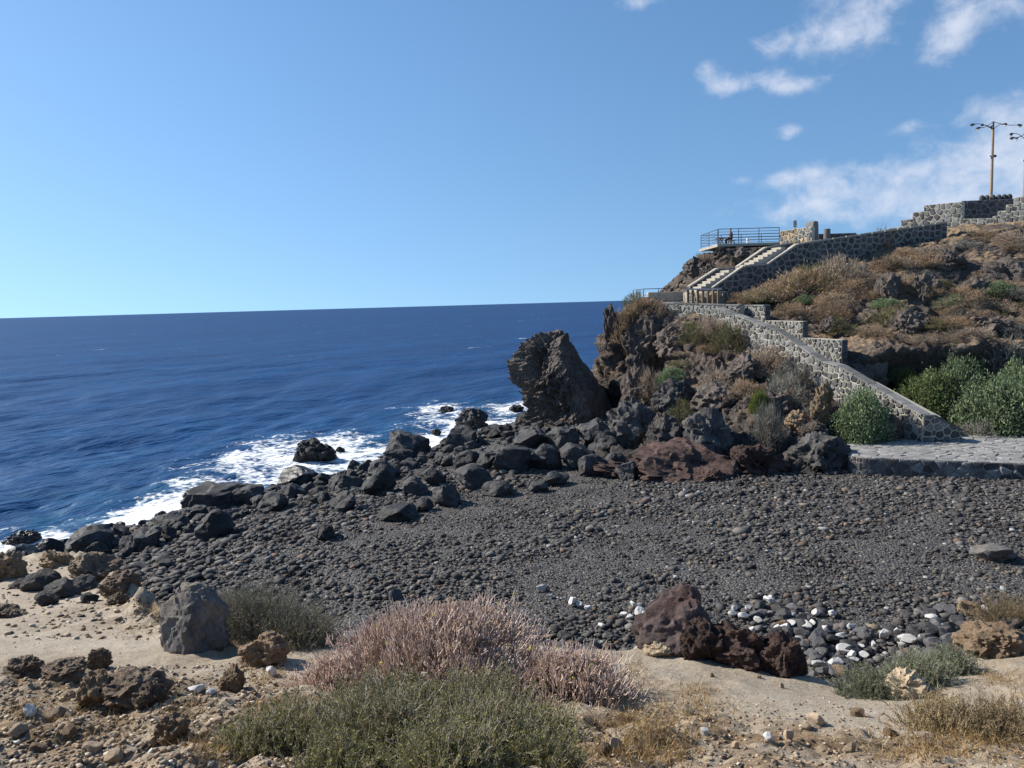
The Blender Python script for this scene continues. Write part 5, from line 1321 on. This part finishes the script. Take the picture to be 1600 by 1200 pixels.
# scrub of the slope: many dry domes; labelled by look, size and where they stand
AREAS = [(1180,1680,372,545,132), (1000,1290,510,690,34)]
cnt = {}
for (xa, xb, ya, yb, n) in AREAS:
    got = 0
    for _ in range(4000):
        if got >= n: break
        x = rr.uniform(xa, xb); y = rr.uniform(ya, yb)
        if xa == 1180:
            if y < 462-(x-1180)*.30+6: continue                   # the stairs and walls are above this line
            if x < 1330 and y > 500: continue
            if y > 535: continue
        p = hit(x, y, (BVH_HILL,))
        if p is None: continue
        q = np.array([p[0]-W1A[0], p[1]-W1A[1]]); dw = q@W1n
        if -3.0 < dw < .9 and -7 < q@W1d < 18: continue
        k = rr.choices(('dry', 'brown', 'grey', 'olive', 'silver'), (40, 34, 12, 12, 3))[0]
        rad = rr.uniform(.55, 1.5)*(1 if xa == 1180 else .6); hg = rad*rr.uniform(.55, .85)
        where = ('near the terrace' if y < 420 else 'on the middle slope' if y < 480 else 'above the overhang') if xa == 1180 else ('on the headland front' if y > 600 else 'under the rubble wall')
        sd_ = 'left' if x < 1330 else 'centre' if x < 1470 else 'right'
        if xa == 1000: sd_ = 'left' if x < 1100 else 'right'
        shrub_at(p, rad, hg, k, '%s %s shrub %s, %s side' % ('broad' if rad > 1.1 else 'small' if rad < .75 else 'rounded', NAMEK[k], where, sd_), 'shrubs of the headland and slope'); got += 1

# ---- foreground plants
def euphorbia(seed, R0, H, n_main=34, m=5200, lump=.34, lo=.72):
    """dome of pale pink grey candelabra twigs: forks again and again, the last shoots point up"""
    rg = np.random.RandomState(seed); P0 = []; P1 = []; A0 = []; A1 = []; G = []
    tips = []
    def grow(p, d, ln, r, lev):
        stack = [(p, d, ln, r, lev)]
        while stack:
            p, d, ln, r, lev = stack.pop()
            d = d/np.linalg.norm(d); e = p+d*ln
            P0.append(p); P1.append(e); A0.append(r); A1.append(r*.8); G.append(lev)
            if lev == 0: tips.append(e); continue
            for _ in range(rg.choice((2, 3), p=(.45, .55))):
                nd = d+rg.normal(0, .42, 3); nd[2] += .25+.10*(5-lev)
                # stay inside the dome
                q = e/np.array([R0, R0, H]); rad2 = (q**2).sum()
                if rad2 > .92: continue
                stack.append((e, nd, ln*rg.uniform(.66, .88), r*.74, lev-1))
    for i in range(n_main):
        a = 2*PI*i/n_main+rg.uniform(-.2, .2); el = rg.uniform(.08, 1.2)
        d = np.array([math.cos(a)*math.cos(el), math.sin(a)*math.cos(el), math.sin(el)])
        reach = 1/math.sqrt((math.cos(el)/R0)**2+(math.sin(el)/H)**2)
        grow(np.array([rg.normal(0, .09*R0), rg.normal(0, .09*R0), .0]), d, reach*.30, .026, 5)
    P0 = np.array(P0); P1 = np.array(P1); n = len(P0); G = np.array(G)
    V, Fc, k = tubes_np(P0, P1, np.maximum(A0, .006), np.maximum(A1, .0055))
    base = np.array([(.55,.41,.33), (.62,.475,.395), (.46,.34,.27), (.66,.53,.44)]); c = base[rg.randint(0, 4, n)]*rg.uniform(.75, 1.2, (n, 1)); c[G >= 4] *= .75
    wood = fin('branches', [(V, Fc, np.repeat(c, k, 0))])
    # shoots crowd the surface of the dome
    p, v = dome_points(m, rg, lump, seed, lo); p = p*[R0, R0, H]; p = p[p[:, 2] > .02*H]; v = rg.normal(0, .35, (len(p), 3))+p/np.array([R0, R0, H])*.55+[0, 0, .75]; v /= np.linalg.norm(v, axis=1)[:, None]
    V, Fc, k = tubes_np(p, p+v*rg.uniform(.06, .15, (len(p), 1)), np.full(len(p), .0075), np.full(len(p), .0045))
    cs = colors(len(p), k, [(.70,.52,.44), (.78,.61,.53), (.61,.45,.375), (.82,.67,.58)], rg, .75, 1.2)
    shoots = fin('shoots', [(V, Fc, cs)])
    ft = p[rg.rand(len(p)) < .012]; ft = ft[ft[:, 2] > .5*H]; dd = rg.normal(size=(len(ft)*5, 3))
    V, Fc, k = blades_np(np.repeat(ft, 5, 0)+[0, 0, .12], dd+[0, 0, .6], np.full(len(dd), .035), np.full(len(dd), .02), rg)
    flowers = fin('flowers', [(V, Fc, colors(len(dd), k, [(.42,.42,.08), (.50,.46,.10)], rg))])
    return wood, shoots, flowers
def wispy(seed, R0, H, n_st=520, pal=None, leafpal=None, leaves=9000, fan=.9, stemr=.006):
    rg = np.random.RandomState(seed); P0 = []; P1 = []; r0 = []; r1 = []; LP = []; LD = []
    for i in range(n_st):
        b = rg.normal(0, .33, 2)*R0*.8; a = rg.uniform(0, 2*PI); el = rg.uniform(.45, 1.45)
        d = np.array([math.cos(a)*math.cos(el)*fan, math.sin(a)*math.cos(el)*fan, math.sin(el)]); d[:2] += b/R0*.7
        p = np.array([b[0], b[1], 0.0]); L_ = H*rg.uniform(.55, 1.08)*(1-.35*min(1, np.hypot(*b)/R0)); seg = 6; r = stemr*rg.uniform(.6, 1.3)
        for k in range(seg):
            d = d/np.linalg.norm(d)+rg.normal(0, .13, 3)+[0, 0, .03]; d /= np.linalg.norm(d); e = p+d*L_/seg
            P0.append(p); P1.append(e); r0.append(r*(1-k/seg*.7)); r1.append(r*(1-(k+1)/seg*.7))
            if k >= 2:
                for _ in range(3):                               # side twigs
                    sd_ = d+rg.normal(0, .55, 3)+[0, 0, .25]; sd_ /= np.linalg.norm(sd_); s0 = p+(e-p)*rg.rand(); s1 = s0+sd_*L_*rg.uniform(.08, .2)
                    P0.append(s0); P1.append(s1); r0.append(r*.5); r1.append(r*.25); LP.append((s0, s1))
            LP.append((p, e)); p = e
    n = len(P0); V, Fc, k = tubes_np(P0, P1, np.array(r0), np.array(r1))
    wood = fin('branches', [(V, Fc, colors(n, k, pal or [(.34,.28,.21), (.42,.36,.28), (.26,.22,.165), (.50,.43,.35)], rg))])
    LP = np.array(LP); ii = rg.randint(0, len(LP), leaves); t = rg.rand(leaves, 1); q = LP[ii, 0]*(1-t)+LP[ii, 1]*t
    dd = (LP[ii, 1]-LP[ii, 0]); dd /= np.linalg.norm(dd, axis=1)[:, None]; dd = dd+rg.normal(0, .6, (leaves, 3))
    V, Fc, k = blades_np(q, dd, rg.uniform(.02, .05, leaves)*(.6+.4*H), rg.uniform(.007, .014, leaves)*(.6+.4*H), rg)
    fol = fin('foliage', [(V, Fc, colors(leaves, k, leafpal or [(.19,.20,.06), (.24,.24,.085), (.28,.25,.10), (.15,.155,.05)], rg))])
    return wood, fol
def plant(name, label, loc, parts, cat='shrub', rot=0, tilt=(0, 0)):
    o = empty(name, loc); o.rotation_euler = (tilt[0], tilt[1], rot); tag(o, label, cat)
    for nm, me in parts:
        if not me.materials: me.materials.append(MAT['plant'] if nm in ('foliage', 'flowers') else MAT['twig'])
        link(nm, me, None, o)['kind'] = 'stuff'
    return o
def ground(px, py, D=None):
    return hit(px, py, (BVH_LEDGE,))
def at_ground(px, D):
    """on the ledge under the given picture column at depth D"""
    x = P(px, 1000, D)[0]; z = down(x, D, (BVH_LEDGE,)); return np.array([x, D, z])
g0 = at_ground(690, 9.9); wd, sh_, fl = euphorbia(1, 1.5, 1.08, 40, 5200)
plant('spurge_bush', 'wide pinkish grey dome of dry candelabra twigs in the foreground middle', g0-[0, 0, .12], (('branches', wd), ('shoots', sh_), ('flowers', fl)))
g1 = at_ground(890, 9.2); wd, sh_, fl = euphorbia(2, .85, .55, 30, 1300, .4, .5)
plant('spurge_bush', 'smaller open pinkish twig bush at the right of the big dome', g1-[0, 0, .08], (('branches', wd), ('shoots', sh_), ('flowers', fl)))
g1 = at_ground(525, 9.6); wd, sh_, fl = euphorbia(3, .6, .42, 18, 700, .4, .5)
plant('spurge_bush', 'low pinkish twig bush at the left foot of the big dome', g1-[0, 0, .08], (('branches', wd), ('shoots', sh_), ('flowers', fl)))
for k, (px, D, R0, H, lab) in enumerate(((590, 7.6, .8, .56, 'olive brown wispy bush at the left foot of the pink dome'), (740, 7.6, .8, .58, 'olive wispy bush at the right foot of the pink dome'),
                                       (450, 7.0, .62, .46, 'greyish wispy bush at the bottom left of the clump'), (590, 6.4, .75, .50, 'nearest grey wispy bush cut by the bottom edge'), (745, 6.4, .75, .50, 'dark green wispy bush at the bottom edge'), (845, 7.3, .45, .42, 'low green wispy bush at the right end of the clump'), (380, 6.7, .38, .34, 'small sparse wispy bush at the left end of the clump'), (520, 5.75, .55, .40, 'grey twiggy bush running off the bottom edge at the left'), (690, 5.6, .6, .42, 'dense olive bush running off the bottom edge in the middle'), (840, 5.9, .45, .36, 'low olive bush running off the bottom edge at the right'))):
    wd, fo = wispy(60+k, R0, H, int(430*R0)+120, [(.27,.225,.16), (.34,.29,.21), (.20,.17,.12), (.42,.37,.29)], None, int(17000*R0)+2500)
    plant('wispy_bush', lab, at_ground(px, D)-[0, 0, .05], (('branches', wd), ('foliage', fo)), rot=k)
for k, (px, D, R0, H, pal, lab) in enumerate(((400, 13.0, .85, 1.0, 0, 'grey green bush right behind the big dark boulder'), (470, 12.4, .75, .85, 1, 'olive green bush on the rim left of the pink dome'), (355, 13.6, .5, .75, 0, 'grey twiggy bush touching the big dark boulder'))):
    wd, fo = wispy(80+k, R0, H, 520, [(.22,.21,.18), (.28,.26,.22), (.16,.15,.12)], [(.19,.185,.07), (.24,.225,.10), (.14,.135,.055), (.27,.24,.13)] if pal else [(.22,.21,.12), (.28,.26,.17), (.17,.16,.09)], 9000)
    plant('wispy_bush', lab, at_ground(px, D)-[0, 0, .1], (('branches', wd), ('foliage', fo)), rot=k)
SAGE = [(.18,.24,.13), (.24,.30,.18), (.14,.185,.095), (.29,.33,.22)]
for k, (px, D, R0, H, lab) in enumerate(((1365, 10.5, .55, .50, 'sage green bush on the rim left of the pale rock'), (1440, 11.0, .52, .55, 'sage green bush on the rim behind the pale rock'), (1490, 11.6, .38, .45, 'small sage green bush on the rim right of the pale rock'), (1400, 11.1, .4, .4, 'sage green bush filling the gap behind the pale rock'))):
    wd, fo = wispy(90+k, R0, H, 360, [(.22,.20,.15), (.28,.26,.19)], SAGE, 9500)
    plant('sage_bush', lab, at_ground(px, D)-[0, 0, .06], (('branches', wd), ('foliage', fo)), rot=k)
for k, (px, D, R0, H, lab) in enumerate(((1590, 13.2, .8, .85, 'straw coloured bush on the rim at the right picture edge'), (1480, 8.2, .65, .40, 'low dry brown bush on the sand at the lower right'), (1570, 8.0, .7, .42, 'low dry straw bush at the lower right corner'))):
    wd, fo = wispy(110+k, R0, H, 420, [(.34,.26,.15), (.26,.20,.12), (.40,.31,.19)], [(.30,.22,.11), (.24,.18,.09), (.20,.18,.09)], 5000)
    plant('dry_bush', lab, at_ground(px, D)-[0, 0, .05], (('branches', wd), ('foliage', fo)), rot=k)
# dry grass: rusty straw tufts, uncountable
def dry_grass():
    rg = np.random.RandomState(4); p0 = []; 
    spots = [(240,955,60,14,900),(130,915,60,14,500),(215,990,40,14,300),(420,1060,50,24,700),(330,1170,60,34,900),(1020,1130,90,50,2600),(960,1085,50,30,900),(1100,1105,60,22,700),(1010,1180,80,30,1500),(60,1110,90,30,700),(200,1140,120,30,700),(430,1110,50,24,700),(1450,1165,120,34,2200),(1560,1065,50,18,700),(1540,1150,90,40,1500),(990,1050,24,14,300),
             (1090,1080,40,12,300),(1590,1110,40,30,500),(70,880,60,10,400),(900,1180,60,30,800),(300,1110,60,24,500),(180,1080,70,20,500)]
    for (px, py, a, b, n) in spots:
        for _ in range(int(n*.5)):
            h = hit(px+rg.normal(0, .5)*a, py+rg.normal(0, .5)*b, (BVH_LEDGE,))
            if h is not None: p0.append(h)
    p0 = np.array(p0); n = len(p0); d = rg.normal(0, .6, (n, 3)); d[:, 2] = np.abs(d[:, 2])*.6+.45
    V, Fc, k = blades_np(p0-[0, 0, .01], d, rg.uniform(.06, .17, n), rg.uniform(.004, .009, n), rg)
    me = fin('dry_grass', [(V, Fc, colors(n, k, [(.36,.22,.085), (.44,.29,.12), (.28,.16,.06), (.48,.36,.18)], rg))])
    o = link('dry_grass', me, MAT['plant']); tag(o, 'rusty dry grass in tufts on the sandy ledge', 'grass', None, 'stuff')
dry_grass()
# ------------------------------------------------------------------ rocks of the foreground ledge
V_, F_ = facet_rock(1236, 5, 10, .16, .09, .74, .97, 1.6, ((-.6,-.6,.53,.70),(.75,-.55,.1,.68))); BIGB = mesh_np('boulder', V_, F_, True, 32)
V_, F_ = facet_rock(1240, 5, 7, .16, .10, .70, .95, 1.6, ((-.5,-.45,.74,.55),(.35,-.75,.5,.60),(.8,-.1,.55,.55))); REDB = mesh_np('boulder', V_, F_, True, 32)
FIXED += [BIGB, REDB]
LEDGE = [(305,1020,98,98,'grey_boulder','big grey boulder standing on the sand before the grey green bush',BIGB,.85),(258,950,58,44,'grey_boulder','pointed dark boulder on the rim left of the big grey one',BOULDERS[7],.8),(412,1040,74,42,'ochre_rock','rounded ochre mound right of the big grey boulder',CRAGS[2],.8),
         (1068,1024,150,96,'red_grey','broad reddish rock with a grey face on the rim of the ledge',REDB,.7),(1100,1032,84,60,'lava_red','pitted red brown rock in front of the broad reddish one',CRAGS[1],.8),(1162,1042,110,58,'lava_red','dark red lava lump in the middle of the rim',CRAGS[4],.8),(1222,1056,66,60,'lava_red','dark red lava lump at the right end of the rim rocks',CRAGS[6],.8),
         (1128,1036,60,26,'lava_red','low brown rock at the foot of the red rocks',CRAGS[5],.8),(1030,1026,50,18,'tuff','pale crumbly tuff at the left foot of the red rocks',CRAGS[3],.8),
         (1412,1092,58,36,'tuff','pale yellow tuff block between the sage bushes',CRAGS[0],.8),(1450,1090,30,14,'tan_stone','tan block right of the pale tuff',BOULDERS[3],.8),(1550,1025,90,40,'ochre_rock','brown shaded bank of rock at the right rim',CRAGS[7],.8),(1580,1010,60,36,'lava','dark bank of rock under the straw bush',CRAGS[2],.8),
         (205,1108,105,46,'crust','brown jagged crusty outcrop on the lower left',CRAGS[5],.7),(165,1100,70,44,'ochre_rock','ochre lump left of the dark outcrop',CRAGS[1],.8),(235,1105,46,32,'crust','dark nose of the outcrop at its right end',CRAGS[0],.8),(155,1045,34,26,'ochre_rock','small brown lump on the sand above the outcrop',CRAGS[3],.8),
         (362,1080,40,34,'ochre_rock','brown lump casting a shadow on the sand path',CRAGS[4],.8),(100,1062,60,20,'crust','flat dark rock left of the outcrop',CRAGS[6],.8),(35,1060,50,24,'crust','dark rock at the left picture edge',CRAGS[7],.8),(270,1160,50,34,'ochre_rock','tan shaded rock at the lower left',CRAGS[3],.8),
         (68,922,50,24,'lava_grey','dark rock on the far left sand',BOULDERS[1],.8),(95,935,46,22,'lava_grey','dark rock among its neighbours on the left sand',BOULDERS[6],.8),(35,918,30,12,'lava_grey','small dark rock near the left edge',BOULDERS[8],.8),(130,922,36,16,'lava_grey','low dark rock in the row on the left sand',BOULDERS[11],.8),(75,946,30,18,'lava_grey','small dark rock in front of the row',BOULDERS[12],.8),
         (140,942,26,14,'lava_grey','small grey rock at the right of the row',BOULDERS[13],.8),(150,905,70,34,'crust','brown crag on the broken rim',CRAGS[2],.8),(190,930,56,30,'crust','dark crag at the right of the broken rim',CRAGS[3],.8),(90,885,44,22,'ochre_rock','ochre crag on the rim above the surf',CRAGS[4],.8),(10,905,50,34,'ochre_rock','reddish bank at the left picture edge',CRAGS[6],.8),(185,945,30,16,'crust','small dark crag below the rim',CRAGS[0],.8),(10,965,50,14,'crust','dark flat rock at the left edge of the sand',CRAGS[1],.8)]
for (x, y, w, h, mat, lab, me, dp) in LEDGE:
    place_px('rock', x, y, w*1.05, h*1.08, mat, lab, 'rock', me, dp, .3, None, (BVH_LEDGE,), tilt=.12)
ST = [(424,1056,14,14,'white_stone'),(305,1083,24,10,'white_stone'),(330,1085,14,8,'white_stone'),(45,1120,18,16,'white_stone'),(85,1125,28,14,'tan_stone'),(270,1143,18,12,'white_stone'),(960,1175,22,22,'tan_stone'),(945,1178,22,14,'ochre_rock'),(990,1178,18,10,'tan_stone'),(1275,1132,26,14,'tan_stone'),(1232,1155,14,12,'tan_stone'),(1200,1158,14,12,'white_stone'),(1150,1170,12,12,'tan_stone'),
      (1100,1148,14,10,'white_stone'),(1075,1118,18,14,'tuff'),(1340,1120,20,10,'ochre_rock'),(1260,1140,16,9,'tan_stone'),(1010,1140,12,8,'tan_stone'),(145,1178,26,14,'tan_stone'),(60,1175,22,12,'ochre_rock'),(180,1190,30,14,'tan_stone'),(240,1165,20,12,'tan_stone'),(110,1150,22,14,'ochre_rock'),(30,1150,26,14,'tan_stone'),(340,1130,18,10,'tan_stone'),(320,1150,16,10,'tan_stone'),(1185,1060,8,6,'tan_stone'),(1220,1075,9,7,'tan_stone'),(1113,1058,8,6,'tan_stone'),(1390,1150,18,10,'ochre_rock'),(1330,1175,20,12,'tan_stone')]
for k, (x, y, w, h, mat) in enumerate(ST):
    place_px('stone', x, y, w, h, mat, '%s %s stone lying on the %s' % ('small' if w < 16 else 'fist-sized' if w < 22 else 'larger', {'white_stone': 'whitish', 'tan_stone': 'tan', 'ochre_rock': 'brown', 'tuff': 'pale yellow'}[mat],
             'stony ground at the lower left' if x < 450 else 'ground right of the wispy bushes' if x < 1060 else 'sandy ground at the lower right'), 'stone', rr.choice(STONES), .8, .25, 'loose stones on the ledge', (BVH_LEDGE,), tilt=.3)
def rubble():
    rg = np.random.RandomState(12); rows = []; zz = []
    for (xa, xb, ya, yb, n, lo, hi) in ((-40,460,1040,1230,4600,.012,.085),(0,330,880,1000,900,.02,.16),(330,640,1030,1110,260,.012,.05),(930,1640,1090,1230,2000,.010,.055),(980,1600,1020,1100,500,.010,.035),(0,500,960,1050,350,.012,.04),(900,1330,1120,1230,700,.012,.06)):
        for _ in range(n):
            h = hit(rg.uniform(xa, xb), rg.uniform(ya, yb), (BVH_LEDGE,))
            if h is None: continue
            rows.append((h[0], h[1], lo+(hi-lo)*rg.rand()**2.4)); zz.append(h[2])
    scatter_mesh('ground_rubble', np.array(rows), np.array(zz), [(.30,.22,.145), (.38,.295,.205), (.22,.155,.10), (.14,.10,.07), (.48,.42,.34), (.085,.075,.068)], [28, 24, 18, 12, 8, 10], 14, MAT['pebbles'], 'small tan rubble strewn over the sandy ledge', 'rubble')
rubble()

# ------------------------------------------------------------------ labels: alike things are told apart by their order from the left
ORD = ['first','second','third','fourth','fifth','sixth','seventh','eighth','ninth','tenth','eleventh','twelfth','thirteenth','fourteenth','fifteenth','sixteenth','seventeenth','eighteenth','nineteenth','twentieth']
ORD0 = ORD[:9]
ORD += ['twenty-'+w for w in ORD[:9]]+['thirtieth']+['thirty-'+w for w in ORD[:9]]+['fortieth']+['forty-'+w for w in ORD0]+['fiftieth']+['fifty-'+w for w in ORD0]
byl = {}
for o in bpy.data.objects:
    if o.parent is None and 'label' in o and o.get('kind') is None: byl.setdefault(o['label'], []).append(o)
for lab, os_ in byl.items():
    if 1 < len(os_) <= 59:
        os_.sort(key=lambda o: to_px(np.array(o.location))[0])
        for i, o in enumerate(os_):
            t = ', %s from left' % ORD[i]
            if len((lab+t).split()) <= 16: o['label'] = lab+t
